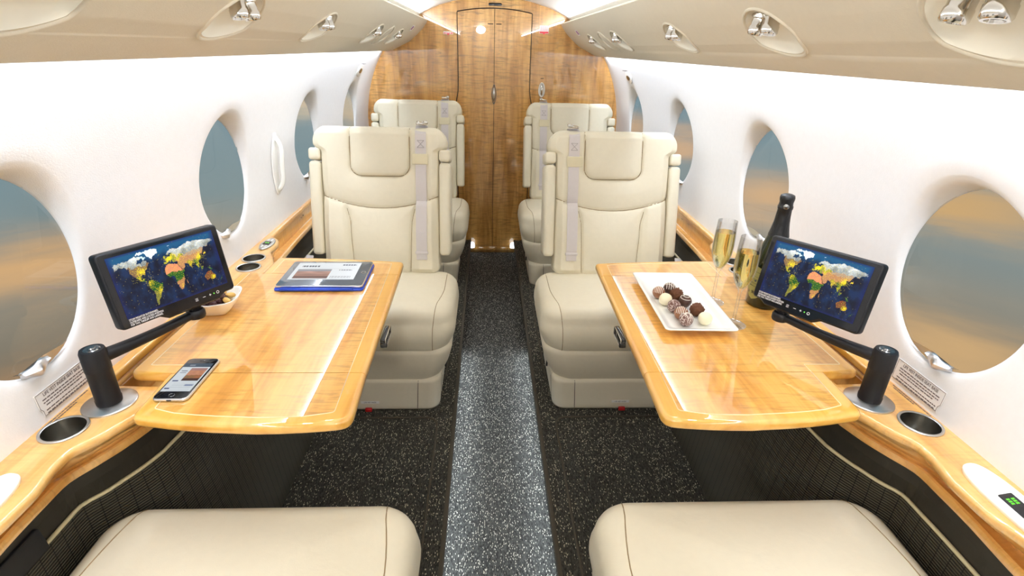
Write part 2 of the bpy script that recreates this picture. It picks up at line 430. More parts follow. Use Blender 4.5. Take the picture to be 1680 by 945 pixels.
# ================================================================ SETTING
YB, YF = 3.86, -1.25          # bulkhead and the wall behind the camera
PROF = [(.50, .80), (.62, .835), (.72, .855), (.80, .863), (.90, .866), (.98, .866), (1.06, .858), (1.14, .844), (1.20, .828), (1.26, .807), (1.31, .786), (1.36, .760), (1.42, .722), (1.48, .68)]
def wx(z): return sinterp(PROF, z)
WIN_Y = [.07, .88, 1.69, 2.505, 3.33]
WIN_YR = [.08, .897, 1.695, 2.505, 3.33]
WZ = 1.05
def window_cell(s, y0, y1, yc):
    """wall panel between y0..y1 with an oval opening whose lip flares softly outboard to a flat pane"""
    n = 96; z0, z1 = .665, 1.46; v, f = [], []; XP = .874
    A, B = .153, .179
    outer = []
    for i in range(n):
        t = 2*PI*i/n; c_, s_ = math.cos(t), math.sin(t)
        tx = (y1-yc)/c_ if c_ > 1e-9 else ((y0-yc)/c_ if c_ < -1e-9 else 1e9)
        tz = (z1-WZ)/s_ if s_ > 1e-9 else ((z0-WZ)/s_ if s_ < -1e-9 else 1e9)
        k = min(abs(tx), abs(tz)); outer.append((yc+c_*k, WZ+s_*k))
    # snap the nearest samples onto the rectangle corners
    for cy, cz in ((y0, z0), (y0, z1), (y1, z0), (y1, z1)):
        j = min(range(n), key=lambda q: (outer[q][0]-cy)**2+(outer[q][1]-cz)**2); outer[j] = (cy, cz)
    rings = []
    def er(k):
        return [(yc+A*k*math.cos(2*PI*i/n), WZ+B*k*math.sin(2*PI*i/n)) for i in range(n)]
    e0 = er(1)
    # ring spec: (mode, value, blend toward flat pane plane)
    prof = [(1.0, 1.12), (1.0, 1.0), (1.003, .93), (1.010, .80), (1.021, .60), (1.037, .38), (1.058, .20), (1.084, .09), (1.115, .025), (1.15, 0)]
    for k, bl in prof:
        rings.append([(s*(wx(z)*(1-bl)+XP*bl), y, z) for y, z in er(k)])
    e1 = er(1.15)
    for t in (.12, .25, .4, .55, .7, .85, 1.0):
        ring = []
        for (a, b_), (c_, d) in zip(e1, outer):
            y = a+(c_-a)*t; z = b_+(d-b_)*t; ring.append((s*wx(z), y, z))
        rings.append(ring)
    vf = loft(rings, cap=False)
    return vf, [(s*XP, y, z) for y, z in e0]
wn = 0
for s, side in ((-1, 'left'), (1, 'right')):
    parts = []
    WY = WIN_Y if s < 0 else WIN_YR
    ys = [YF] + [(a+b_)/2 for a, b_ in zip(WY, WY[1:])] + [YB]
    for i, yc in enumerate(WY):
        vf, rim = window_cell(s, ys[i] if i else yc-.405, ys[i+1], yc); parts.append(vf)
        wn += 1
        # pane with a little thickness
        r1 = [(x+s*.004, y, z) for x, y, z in rim]
        pv = obj('window_%d' % wn, loft([rim, r1]), pane_m, smooth=False); tag(pv, kind='structure')
        pv['label'] = 'oval cabin window pane on the %s wall' % side
        # shade: curved metal lip low in the opening with a pinched pull tab
        arc = []
        for k in range(17):
            t = math.radians(215+ (325-215)*k/16); zz = WZ+.1725*math.sin(t); yy = yc+.147*math.cos(t)
            arc.append((yy, zz))
        zc = WZ+.1725*math.sin(math.radians(215))
        lipv = [(s*.868, y, z) for y, z in arc] + [(s*.868, arc[k][0], max(arc[k][1], WZ-.1725+.020-.012*abs(k-8)/8)) for k in range(17)]
        lipf = [(k, k+1, 17+k+1, 17+k) for k in range(16)]
        obj('shade_edge', (lipv, lipf), steel_m, pv, smooth=False)
        yt = yc-.02 if i == 1 else yc-.06
        pts = []; nn = 14
        hv = []
        for k in range(nn+1):
            t = k/nn; y = yt-.031+.062*t; wob = math.sin(t*2*PI)
            hw = .011*(1-.35*math.cos(2*PI*t)) if 0 < t < 1 else .006
            zc2 = WZ-.176+.012
            xo = s*(.868 - .012*math.sin(PI*t)-.004*wob)
            hv.append([(xo+s*.004, y, zc2-hw), (xo, y, zc2-hw*.9), (xo-s*.006, y, zc2+.001), (xo, y, zc2+hw*.9), (xo+s*.004, y, zc2+hw)])
        obj('shade_handle', loft(hv), chrome_m if False else alu_m, pv, sharp=50)
    # plain panel behind the camera
    y1 = WY[0]-.405
    zs = [z for z, _ in PROF]; zs = [.665+.795*k/24 for k in range(25)]
    parts.append(loft([[(s*wx(z), y, z) for z in zs] for y in (YF, y1)], cap=False, close=False))
    o = obj('wall_'+side, join(*parts), wall_m); tag(o, kind='structure')

# floors
def boxm(x0, x1, y0, y1, z0, z1, r=0): return xf(rbox(x1-x0, y1-y0, z1-z0, r), T((x0+x1)/2, (y0+y1)/2, (z0+z1)/2))
tag(obj('floor_aisle', boxm(-.172, .172, YF, YB, -.03, 0), aisle_m, smooth=False), 'dropped centre aisle carpet', kind='structure')
for s, side in ((-1, 'left'), (1, 'right')):
    x0, x1 = sorted((s*.172, s*.84))
    fl = obj('floor_'+side, boxm(x0, x1, YF, YB, -.03, .10), carpet_m, smooth=False); tag(fl, 'raised carpeted floor beside the aisle', kind='structure')
    xs0, xs1 = sorted((s*.161, s*.175))
    tag(obj('trim_1' if s < 0 else 'trim_2', boxm(xs0, xs1, YF, YB, .086, .103, .004), binding_m), 'dark carpet binding along the aisle step', kind='structure')
    # sewn mat edge
    ridge = [(s*.226, YF, .1015)] + [(s*.226, y, .1015) for y in (0, .6, 1.2, 1.66)] + [(s*(.226+.05*math.sin(t)), 1.66+.05*(1-math.cos(t))+.0, .1015) for t in [PI/2*k/6 for k in range(1, 7)]]
    ridge = [(s*.226, YF, .1015), (s*.227, .5, .1015), (s*.229, 1.1, .1015), (s*.231, 1.64, .1015)] + [(s*(.231+.05*(1-math.cos(t))), 1.66+.05*math.sin(t), .1015) for t in [PI/2*k/6 for k in range(1, 7)]] + [(s*.69, 1.712, .1015)]
    tag(obj('trim_3' if s < 0 else 'trim_4', tube(ridge, .0045, 8), binding_m), 'sewn seam around the foot mat', kind='structure')
    ridge2 = [(s*.222, YB, .1015), (s*.222, 2.5, .1015), (s*.222, 2.02, .1015), (s*.235, 1.96, .1015)]
    tag(obj('trim_5' if s < 0 else 'trim_6', tube(ridge2, .004, 8), binding_m), 'sewn seam of the rear mat', kind='structure')
    # step end lamp beside the bulkhead
    e = obj('aisle_step_lamp', xf(lathe([(0, .022), (.010, .020), (.018, .012), (.021, 0), (.021, -.02), (0, -.02)], 24), T(s*.154, 3.80, .078)), led_white)
    tag(e, 'small white round lamp at the %s end of the aisle step beside the wooden bulkhead' % side, 'lamp', 'aisle step lamps')

# ceiling
CE = [(.62, 1.50), (.56, 1.565), (.50, 1.612), (.45, 1.642), (.36, 1.680), (.26, 1.708), (.13, 1.735), (0, 1.746)]
cp = [(-x, z) for x, z in CE] + [(x, z) for x, z in CE[::-1][1:]]
cpo = cp + [(x*1.03, z+.03) for x, z in cp[::-1]]
tag(obj('ceiling', loft([[(x, y, z) for x, z in cpo] for y in (YF, YB)]), ceil_m, sharp=40), kind='structure')

# cove above the side walls (closes the gap behind the bins)
for s, nm in ((-1, 'ceiling_left'), (1, 'ceiling_right')):
    pr = [(.715, 1.44), (.70, 1.47), (.66, 1.50), (.60, 1.53), (.62, 1.56), (.70, 1.53), (.75, 1.48), (.75, 1.42)]
    tag(obj(nm, loft([[(s*x, y, z) for x, z in pr] for y in (YF, YB)]), ceil_m, sharp=40), 'upper cove panel behind the overhead panel', kind='structure')

# wall behind the camera
prof_half = [(0, -.03), (.80, -.03), (.80, .5)] + [(wx(z)+.01, z) for z in (.6, .7, .8, .9, 1.0, 1.1, 1.2, 1.3, 1.4)] + [(.66, 1.52), (.5, 1.62), (.36, 1.68), (.2, 1.735)]
outline = prof_half + [(0, 1.76)] + [(-x, z) for x, z in prof_half[::-1][:-1]]
tag(obj('wall_front', loft([[(x, y, z) for x, z in outline] for y in (YF-.03, YF)]), wall_m, smooth=False), kind='structure')
bulk = obj('wall_back', loft([[(x, y, z) for x, z in outline] for y in (YB, YB+.03)]), wood_bulk, smooth=False); tag(bulk, 'figured wood bulkhead', kind='structure')

# bulkhead door: two leaves standing slightly proud, bulging below waist height
DL = [(.240, 1.644), (.238, 1.40), (.238, 1.22), (.240, 1.17), (.247, 1.13), (.257, 1.08), (.263, 1.02), (.262, .9), (.255, .7), (.25, .4), (.25, .055)]
def dx(z): return interp([(a, b_) for b_, a in DL[::-1]], z)
door = empty('door_1', (0, YB, 0), label='double leaf figured wood door in the bulkhead', kind='structure')
for s in (-1, 1):
    zs = [.055+.02*k for k in range(80)]; zs = [z for z in zs if z < 1.644]+[1.644]
    inner = [(s*.0015, z) for z in zs]; outer = [(s*dx(z), z) for z in zs]
    top = [(s*(.0015+(.2385)*k/8), 1.668-.024*(k/8)**2) for k in range(1, 8)]
    poly = inner + [(s*.0015, 1.668)] + top + outer[::-1]
    obj('door_leaf', loft([[(x, y, z) for x, z in poly] for y in (-.014, -.001)]), wood_bulk, door, smooth=False)
    g = [(s*dx(z)+s*.003, -.005, z) for z in zs]+[(s*.24*k/8, -.005, 1.672-.024*(k/8)**2) for k in range(8, -1, -1)]
    obj('door_gap', tube(g, .0035, 6), gap_m, door)
    obj('latch_slot', boxm(min(s*.010, s*.044), max(s*.010, s*.044), -.017, -.012, 1.578, 1.583), gap_m, door)
obj('door_gap', boxm(-.0016, .0016, -.0146, -.001, .055, 1.668), gap_m, door)
obj('threshold_panel', boxm(-.17, .17, -.012, -.001, .0, .05), wood_bulk, door)
hp = [(0, .048), (.004, .042), (.0085, .02), (.0095, 0), (.0085, -.02), (.004, -.042), (0, -.048)]
hd = obj('door_handle', xf(lathe(hp, 20), T(0, -.018, 1.15)), chrome_m, door)
hr = [(0.0155*math.cos(t)*(1-.35*abs(math.sin(t))), -.0165, 1.15+.062*math.sin(t)) for t in [2*PI*k/40 for k in range(40)]]
obj('handle_recess', tube(hr, .0022, 6, True), ring_dark_m, hd)
# oval flush ring pull to the right of the door
pull = empty('bulkhead_pull', (.326, YB, 1.185), label='oval chrome flush ring pull on the wooden bulkhead right of the door', cat='handle')
obj('rim', tube([(.019*math.cos(t), -.006, .044*math.sin(t)) for t in [2*PI*k/48 for k in range(48)]], .0045, 8, True), white_m, pull)
obj('plate', [[(.016*math.cos(t), -.003, .04*math.sin(t)) for t in [2*PI*k/48 for k in range(48)]], [tuple(range(48))]], steel_m, pull)
obj('grip', xf(lathe([(0, .036), (.005, .03), (.0085, 0), (.005, -.03), (0, -.036)], 16), T(0, -.008, 0)), chrome_m, pull)
obj('plate_mark', boxm(-.010, .010, -.002, -.0005, .071, .075), gap_m, pull)
# ventilation slot at the top of the bulkhead
vs = obj('vent_slot', xf(slab(rrect(-.042, -.0085, .042, .0085, .006), 0, .005, .001), T(.002, YB-.001, 1.694) @ RX(PI/2)), blackg_m)
tag(vs, 'small black rounded slot at the very top of the wooden bulkhead', 'vent')

def dashes(x0, x1, z, h, seed, lo=.004, hi=.014, gap=.0025):
    rnd = random.Random(seed); parts = []; x = x0
    while x < x1-lo:
        w_ = min(rnd.uniform(lo, hi), x1-x); parts.append(boxm(x, x+w_, z-h/2, z+h/2, 0, .0003)); x += w_+gap
    return join(*parts)
# placards on the bulkhead
M = frame((-.303, YB-.001, 1.520), (1, 0, 0), (0, -1, 0))
pb = obj('bulkhead_sticker', xf(slab(rrect(-.032, -.007, .032, .009, .003), 0, .0012, .0004), M), whiteplas_m); tag(pb, 'small red and white sticker with downward arrow left of the bulkhead door', 'sign')
obj('red_band', xf(join(boxm(-.029, .029, -.004, .003, .001, .0018), ([(-.008, -.004, .0015), (.008, -.004, .0015), (0, -.014, .0015)], [(0, 2, 1)])), M), redlab_m, pb, smooth=False)
obj('lettering', xf(dashes(-.022, .022, 0, .003, 3), M @ T(0, 0, .0019)), text_white_m, pb, smooth=False)
M = frame((.325, YB-.001, 1.555), (1, 0, 0), (0, -1, 0))
pb = obj('bulkhead_sticker', xf(slab(rrect(-.031, -.022, .031, .026, .003), 0, .0012, .0004), M), whiteplas_m); tag(pb, 'square white placard with red lower band right of the bulkhead door', 'sign')
obj('red_band', xf(join(boxm(-.029, .029, -.020, -.010, .001, .0018), ([(-.008, -.02, .0015), (.008, -.02, .0015), (0, -.030, .0015)], [(0, 2, 1)])), M), redlab_m, pb, smooth=False)
obj('lettering', xf(join(*[dashes(-.024, .024, z_, .0035, 5+k) for k, z_ in enumerate((.016, .006, -.003))]), M @ T(0, 0, .0014)), pink_m, pb, smooth=False)

# ================================================================ OVERHEAD PANELS
BP = [(.693, 1.404), (.674, 1.407), (.62, 1.433), (.56, 1.462), (.51, 1.502), (.47, 1.540), (.445, 1.572), (.434, 1.590), (.438, 1.597), (.448, 1.599)]
BPi = [(.470, 1.585), (.50, 1.545), (.56, 1.50), (.60, 1.478), (.65, 1.452), (.699, 1.417), (.702, 1.406)]
bin_ring = BP + BPi
nrm2 = Vector((-.545, -.838)).normalized()   # outward normal of the panel in (x,z): faces down and to the aisle (for +x side)
def bin_pt(d):   # a point on the visible surface, d metres above the bottom edge
    pts = [Vector(p) for p in BP]; acc = 0
    for a, b_ in zip(pts, pts[1:]):
        l = (b_-a).length
        if acc+l >= d:
            t = (d-acc)/l; q = a+(b_-a)*t; tg = (b_-a).normalized(); return q, tg, Vector((-tg.y, tg.x))*-1 if False else Vector((tg.y, -tg.x))*-1
        acc += l
ovals = [(.66, .10, .082), (1.185, .090, .072), (1.765, .084, .066), (2.55, .090, .064), (2.83, .080, .066), (3.14, .088, .062)]
for s, side in ((-1, 'left'), (1, 'right')):
    body = loft([[(s*x, y, z) for x, z in bin_ring] for y in (YF, YB)])
    o = obj('overhead_panel', body, bin_m, sharp=50)
    bm = bmesh.new(); bm.from_mesh(o.data); bmesh.ops.recalc_face_normals(bm, faces=bm.faces); bm.to_mesh(o.data); bm.free()
    tag(o, 'long cream overhead service panel running along the %s side below the ceiling' % side, 'overhead panel', 'overhead service panels')
    # depth is limited by the panel thickness: shallow bowls cut in
    cutters = []; frames = []
    for (yy, a, b_) in ovals:
        q = Vector((.540, 1.476)); n2 = Vector((-.60, -.80)).normalized() ; t2 = Vector((-.80, .60)).normalized()
        org = Vector((s*q.x, yy, q.y)); nz_ = Vector((s*n2.x, 0, n2.y)); tx_ = Vector((s*t2.x, 0, t2.y))
        frames.append((org, nz_, tx_, a, b_))
        bm = bmesh.new(); bmesh.ops.create_uvsphere(bm, u_segments=48, v_segments=24, radius=1)
        Mx = frame(org + nz_*.002, (0, 1, 0), nz_) @ Matrix.Diagonal((a*.95, b_*.95, .030, 1))
        me = bpy.data.meshes.new('cut'); bmesh.ops.transform(bm, matrix=Mx, verts=bm.verts)
        bmesh.ops.recalc_face_normals(bm, faces=bm.faces); bm.to_mesh(me); bm.free(); me.materials.append(recess_m)
        for p in me.polygons: p.use_smooth = True
        c_ = bpy.data.objects.new('cut', me); COL.objects.link(c_); cutters.append(c_)
    o.data.materials.append(recess_m)
    boolean_cut(o, cutters)
    try: o.data.set_sharp_from_angle(angle=math.radians(50))
    except Exception: pass
    # bezels and nozzles
    bvh = BVHTree.FromObject(o, bpy.context.evaluated_depsgraph_get())
    for k, (org, nz_, tx_, a, b_) in enumerate(frames):
        blank = (k == 4)
        Mx = frame(org, (0, 1, 0), nz_)
        e = obj('bezel', tube([tuple(Mx @ Vector((a*math.cos(t), b_*math.sin(t), .0)) ) for t in [2*PI*i/56 for i in range(56)]], .0035, 8, True), bin_m, o)
        me = e.data
        for v_ in me.vertices:       # drape the bezel on the curved panel
            loc, nn, ii, dd = bvh.ray_cast(v_.co + nz_*.05, -nz_, .12)
        pts = []
        for i in range(56):
            t = 2*PI*i/56; p = Mx @ Vector((a*1.0*math.cos(t), b_*1.0*math.sin(t), .05)); loc, nn, ii, dd = bvh.ray_cast(p, -nz_, .14)
            pts.append(tuple((loc if loc else Mx @ Vector((a*math.cos(t), b_*math.sin(t), 0)))))
        bpy.data.objects.remove(e, do_unlink=True)
        obj('bezel', tube(pts, .0038, 8, True), bin_m, o)
        if blank:
            obj('blank_cover', xf(lathe([(0, .004), (.6, .003), (.93, 0), (.96, -.006), (.9, -.008)], 48), Mx @ T(0, 0, -.004) @ Matrix.Diagonal((a, b_, 1, 1))), bin_m, o)
            continue
        # two polished swivelling outlets mounted high in the bowl
        for j, dy in enumerate((-.024, .024)):
            rsc = .8 if a < .065 else 1.0
            up = tx_                      # toward the ceiling along the panel
            base = org + up*(b_*.52) + Vector((0, dy*rsc*1.1, 0)) - nz_*.020
            axis = (nz_*.75 + Vector((s*.25, 0, -.75)) + Vector((0, -.12 if j == 0 else .12, 0))).normalized()
            Mn = frame(base, (0, 1, 0), axis)
            R_ = .0165*rsc
            prof = [(0, -.006), (R_*1.15, -.006), (R_*1.15, .004), (R_*.92, .006), (R_*.92, .020), (R_, .022), (R_, .034), (R_*.86, .0375), (R_*.62, .0375), (R_*.55, .033), (0, .033)]
            nz_o = obj('air_nozzle' if j == 0 else 'reading_lamp', xf(lathe(prof, 28), Mn), chrome_m, o, sharp=35)
            obj('lens', xf(lathe([(0, .0345), (R_*.5, .0343), (R_*.54, .033)], 20), Mn), lamp_m if j else ring_dark_m, nz_o)
    # tiny printed stickers near the bulkhead
    org = Vector((s*.478, 3.40, 1.5315)); nn = Vector((-s*.72, 0, -.69)); Mx = frame(org+nn*.001, (0, s*1.0, 0), nn) @ Matrix.Diagonal((2.2, 1.1, 1, 1))
    st = obj('seat_sticker', xf(slab(rrect(-.020, -.017, .020, .017, .002), 0, .001, .0003), Mx), whiteplas_m)
    tag(st, 'small white square sticker with violet print at the rear end of the %s overhead panel' % side, 'sticker')
    obj('print', xf(join(*[boxm(-.009+.007*i, -.004+.007*i, -.012, .010, .001, .0014) for i in range(3)]), Mx), violet_m, st, smooth=False)

# ================================================================ WALL FITTINGS
def on_wall(s, y, z, lift=.001):
    x = wx(z); dzx = (wx(z+.01)-wx(z-.01))/.02
    nrm = Vector((-1, 0, dzx)).normalized(); nrm.x *= s
    up = Vector((s*dzx, 0, 1)).normalized()
    xa = Vector((0, 1, 0)) if s < 0 else Vector((0, -1, 0))
    return frame(Vector((s*x, y, z))+nrm*lift, xa, nrm)
for s, side in ((-1, 'left'), (1, 'right')):
    yc = .895
    M = on_wall(s, yc, .818)
    out = rrect(-.066, -.022, .062, .022, .003)
    out = [(-.062, -.024), (.066, -.024), (.066, .024), (-.066, .024), (-.066, -.006), (-.062, -.012)] if s < 0 else [(-.066, -.024), (.062, -.024), (.062, -.012), (.066, -.006), (.066, .024), (-.066, .024)]
    pl = obj('safety_placard', xf(slab(out, 0, .0014, .0004), M), placard_m, smooth=False)
    tag(pl, 'clear life vest placard on the white %s wall below the nearest window' % side, 'placard')
    obj('border', xf(tube([(x, y, .0015) for x, y in offs(out, .0015)], .0005, 4, True), M), text_dark_m, pl)
    text('lettering', 'LIFE VEST INSIDE SEAT BASE', .0098, M @ T(0, .0125, .0016), text_dark_m, pl, 'CENTER', .80)
    obj('small_print', xf(join(*[dashes(-.054+.004*(k == 2), .056-.012*(k == 2), .0065-.006*k-.003*(k > 2), .0022, 20+k, .003, .010, .0016) for k in range(5)]), M @ T(0, 0, .0014)), text_dark_m, pl, smooth=False)
    # emergency exit pull high on the wall near the last window
    yy = 3.375 if s < 0 else 3.33
    M = on_wall(s, yy, 1.300)
    ex = obj('exit_release', xf(slab(ell(0, 0, .066, .036, 32), 0, .006, .002), M), whiteplas_m)
    tag(ex, 'oval white exit release with dark slot high on the %s wall above the last window' % side, 'handle')
    obj('slot', xf(slab(ell(0, .0, .034, .015, 20), .0055, .0078, .0005), M), blackg_m, ex)
    obj('lettering', xf(join(*[dashes(-.07, .07, .034+.0115*k, .006, 40+k, .008, .03) for k in range(4)]), M @ T((.065 if s < 0 else -.055), .004, 0)), text_dark_m, ex, smooth=False)
# white grab handle on the left wall between second and third window
gh = empty('grab_handle', (-.866, 2.09, 1.01), label='white vertical grab handle on the left wall between two windows', cat='handle')
Mh = Matrix.Translation(-Vector((-.866, 2.09, 1.01)))
def gx(z): return -wx(z)
pl_ = [(2.09+a, 1.01+b_) for a, b_ in ell(0, 0, .026, .118, 40, 2.3)]
obj('back_plate', xf(loft([[(gx(z)+.001, y, z) for y, z in pl_], [(gx(z)+.006, y, z) for y, z in pl_], [(gx(z)+.007, 2.09+(y-2.09)*.93, 1.01+(z-1.01)*.98) for y, z in pl_]]), Mh), whiteplas_m, gh)
obj('grip', xf(tube([(gx(1.01+.10*t)+.006+.026*(1-t**4), 2.09, 1.01+.10*t) for t in [-1+2*k/16 for k in range(17)]], .0085, 10), Mh), white_m, gh)
obj('screw_hole', xf(tube([(gx(.925)+.010, 2.09, .918), (gx(.925)+.012, 2.092, .930)], .004, 8), T(.005, 0, 0) @ Mh), black_m, gh)
obj('top_cover', xf(boxm(-.866, -.848, 2.065, 2.115, 1.135, 1.147, .003), Mh), whiteplas_m, gh)

# ================================================================ SIDE LEDGES AND LOWER SIDEWALLS
XU = [(YF, .770), (.40, .790), (.54, .775), (.60, .757), (.66, .757), (.72, .768), (.755, .768), (.795, .742), (.85, .715), (.90, .690), (.938, .672)]
XU2 = [(1.47, .752), (1.56, .738), (1.64, .740), (1.70, .762), (1.76, .790), (1.83, .792), (1.885, .812), (1.905, .842), (YB, .848)]
XL = [(YF, .812), (.50, .803), (.56, .804), (.65, .811), (.725, .812), (.775, .810), (.82, .788), (.86, .769), (.90, .755), (.94, .744), (1.0, .735), (1.4, .735), (1.60, .765), (1.8, .800), (1.95, .812), (2.3, .822), (YB, .824)]
LT = .782
def xu(y):
    if y <= .945: return sinterp(XU, y)
    if y < .95: return .672+(y-.945)/.005*(.815-.672)
    if y < 1.455: return .815
    if y < 1.47: return .815+(y-1.455)/.015*(.752-.815)
    return sinterp(XU2, y)
def xl(y): return sinterp(XL, y)
PIPE = [(YF, .835), (.60, .836), (.70, .838), (.79, .838), (.81, .834), (.84, .812), (.87, .797), (.91, .778), (.96, .762), (1.02, .753), (1.10, .750), (1.69, .750), (1.72, .770), (1.745, .808), (1.80, .815), (YB, .818)]
def ystations():
    ys = [YF+.15*k for k in range(12)]; ys = [y for y in ys if y < .30]
    ys += [.30+.014*k for k in range(47)]; ys = [y for y in ys if y < .942]
    ys += [.942, .945, .95, .96, 1.05, 1.2, 1.35, 1.455, 1.47]
    ys += [1.455+.015*k for k in range(2, 32)] + [2.0, 2.1, 2.3, 2.6, 3.0, 3.4, YB]
    return sorted(set(ys))
ZL = .700
ctrl_roots = []
for s, side in ((-1, 'left'), (1, 'right')):
    rings = []
    for y in ystations():
        u = xu(y); l = min(xl(y), u+.03) if y < .95 or y > 1.46 else xl(y)
        l = xl(y)
        f0 = max(u+.006, l+(.030 if (y < .70 or y > 1.7) else (.030-(y-.70)/.08*.018 if y < .78 else .012)))-.004
        f1 = f0+.004
        pr = [(.8625, .685), (.8625, LT), (u+.007, LT), (u+.003, LT-.0015), (u+.0005, LT-.005), (u, LT-.010), (u+.001, LT-.016), (u+.005, LT-.020), (u+.005+(f1-u)*.30, LT-.040), (f1-.001, ZL+.010), (f1, ZL+.003),
              (min(l+.012, f1-.001), ZL+.001), (l+.006, ZL+.006), (l+.001, ZL+.004), (l-.002, ZL-.003), (l, ZL-.011), (l+.006, ZL-.015), (l+.02, ZL-.016), (.838, ZL-.016), (.842, .685)]
        rings.append([(s*x, y, z) for x, z in pr])
    led = obj('side_ledge', loft(rings), wood_ledge)
    bm = bmesh.new(); bm.from_mesh(led.data); bmesh.ops.recalc_face_normals(bm, faces=bm.faces); bm.to_mesh(led.data); bm.free()
    tag(led, 'glossy maple side ledge with curved front running along the %s wall' % side, 'ledge', 'side ledges')
    # cup holder wells
    cups = [(.8185, .806, .038, 'cup'), (.800, 1.602, .0345, 'c2'), (.815, 1.681, .0345, 'c3')]
    cups = [(.8165, .812, .036), (.802, 1.600, .034), (.817, 1.680, .034)]
    cutters = []
    for cx, cy, cr in cups:
        vf = xf(lathe([(0, .03), (cr, .03), (cr, -.006), (cr-.004, -.031), (cr-.009, -.047), (cr-.012, -.050), (0, -.050)], 48), T(s*cx, cy, LT))
        co_ = obj('cut', vf, steel_m, smooth=False); bm = bmesh.new(); bm.from_mesh(co_.data); bmesh.ops.recalc_face_normals(bm, faces=bm.faces); bm.to_mesh(co_.data); bm.free(); cutters.append(co_)
    boolean_cut(led, cutters)
    try: led.data.set_sharp_from_angle(angle=math.radians(38))
    except Exception: pass
    names = ['round steel cup holder set in the %s ledge beside the monitor base' % side, 'steel cup holder in the %s ledge, nearer one of the pair behind the table' % side, 'steel cup holder in the %s ledge, farther one of the pair behind the table' % side]
    for k, (cx, cy, cr) in enumerate(cups):
        pf = [(cr+.0035, .0005), (cr+.003, .0028), (cr+.0005, .0035), (cr-.0018, .002), (cr-.0022, -.004), (cr-.006, -.030), (cr-.011, -.044), (cr-.014, -.046), (0, -.046), (0, -.048), (cr-.013, -.048), (cr-.010, -.046), (cr-.005, -.031), (cr-.0012, -.004), (cr-.0008, .0003)]
        ch = obj('cup_holder', xf(lathe(pf[:4], 56), T(s*cx, cy, LT)), steel_m)
        obj('cup', xf(lathe(pf[3:]+[(pf[0][0], .0002)], 56), T(s*cx, cy, LT)), cupsteel_m, ch, sharp=40)
        tag(ch, names[k], 'cup holder')
    # printed notice on the ledge by the wall
    M = frame((s*.8535, .885, LT+.0004), (0, 1, 0) if s < 0 else (0, -1, 0), (0, 0, 1))
    obj('printed_notice', xf(join(dashes(-.06, .05, .003, .0026, 61, .003, .009, .0015), dashes(-.05, .01, -.003, .0026, 62, .003, .009, .0015)), M), text_dark_m, led, smooth=False)
    # lower rim detail: power outlets in the rear ledge front
    for k in range(1 if s < 0 else 2):
        yy = 2.27 + (.0 if s < 0 else -.04+.09*k); xx = xu(yy)+.011
        ol = empty('power_outlet', (s*xx, yy, .748), label=('steel outlet plate with sockets in the rear fascia of the left ledge' if s < 0 else ('rectangular steel socket in the rear fascia of the right ledge, nearer one' if k == 0 else 'small dark socket in the rear fascia of the right ledge, farther one')), cat='socket')
        w2 = .05 if s < 0 else (.026 if k == 0 else .014)
        obj('plate', xf(rbox(.006, w2*2, .026, .002), T(0, 0, 0)), ring_dark_m if s < 0 else steel_m, ol)
        for j in range(3 if s < 0 else 1):
            obj('socket', xf(rbox(.003, .016 if s < 0 else w2*1.4, .012, .001), T(-s*.003, (-.03+.03*j) if s < 0 else 0, 0)), blackg_m, ol)
    # smooth dark strip, piping, ribbed panel
    ys = ystations(); ys = [y for y in ys if y > YF+.01 or True]
    def xp(y): return sinterp(PIPE, y)
    strip = loft([[(s*(xl(y)+.018), y, ZL-.014), (s*(max(xl(y)+.020, (xl(y)+xp(y))/2)), y, .65), (s*(xp(y)+.004), y, .60), (s*(xp(y)+.020), y, .59), (s*.86, y, .60), (s*.86, y, ZL-.014)] for y in ys])
    st = obj('wall_lower_'+side, strip, side_m, smooth=False); tag(st, kind='structure')
    zs = [.60, .56, .50, .44, .36, .28, .20, .10]
    rings = []
    for y in ys:
        bulge = interp([(YF, .835), (.84, .832), (.93, .74), (1.02, .690), (1.1, .686), (1.70, .684), (1.745, .806), (1.8, .812), (YB, .815)], y)
        rings.append([(s*(xp(y)+(bulge-xp(y))*((.60-z)/.5)**.8), y, z) for z in zs])
    vf = loft(rings, cap=False, close=False)
    rp_ = obj('wall_ribbed_'+side, vf, ribbed_m); tag(rp_, kind='structure')
    me = rp_.data; uvl = me.uv_layers.new(name='UVMap'); acc = [0]
    for a, b_ in zip(ys, ys[1:]): acc.append(acc[-1]+math.hypot(b_-a, xp(b_)-xp(a)))
    accz = [0.]
    for a, b_ in zip(zs, zs[1:]): accz.append(accz[-1]+abs(a-b_))
    for p in me.polygons:
        for li in p.loop_indices:
            vi = me.loops[li].vertex_index; uvl.data[li].uv = (acc[vi//len(zs)], accz[vi % len(zs)])
    tr_ = obj('trim_7' if s < 0 else 'trim_8', tube([(s*(xp(y)-.001), y, .602) for y in ys], .0042, 8), piping_m); tag(tr_, 'cream piping along the ribbed sidewall', kind='structure')
    # vertical seam and small box on the dark strip
    ym = .803
    tag(obj('trim_9' if s < 0 else 'trim_10', tube([(s*(xl(ym)+.020), ym, ZL-.014), (s*(max(xl(ym)+.026, (xl(ym)+xp(ym))/2)-.001), ym, .65), (s*(xp(ym)+.003), ym, .603)], .0014, 6), blackg_m), 'seam in the dark sidewall strip', kind='structure')
ash = obj('ashtray_box', xf(slab(rrect(-.12, -.024, .12, .024, .005), 0, .008, .002), frame((-.829, .585, .632), (0, 1, 0), (.99, 0, .12))), black_m)
tag(ash, 'black lidded box in the dark strip under the left ledge, lower left corner', 'box')

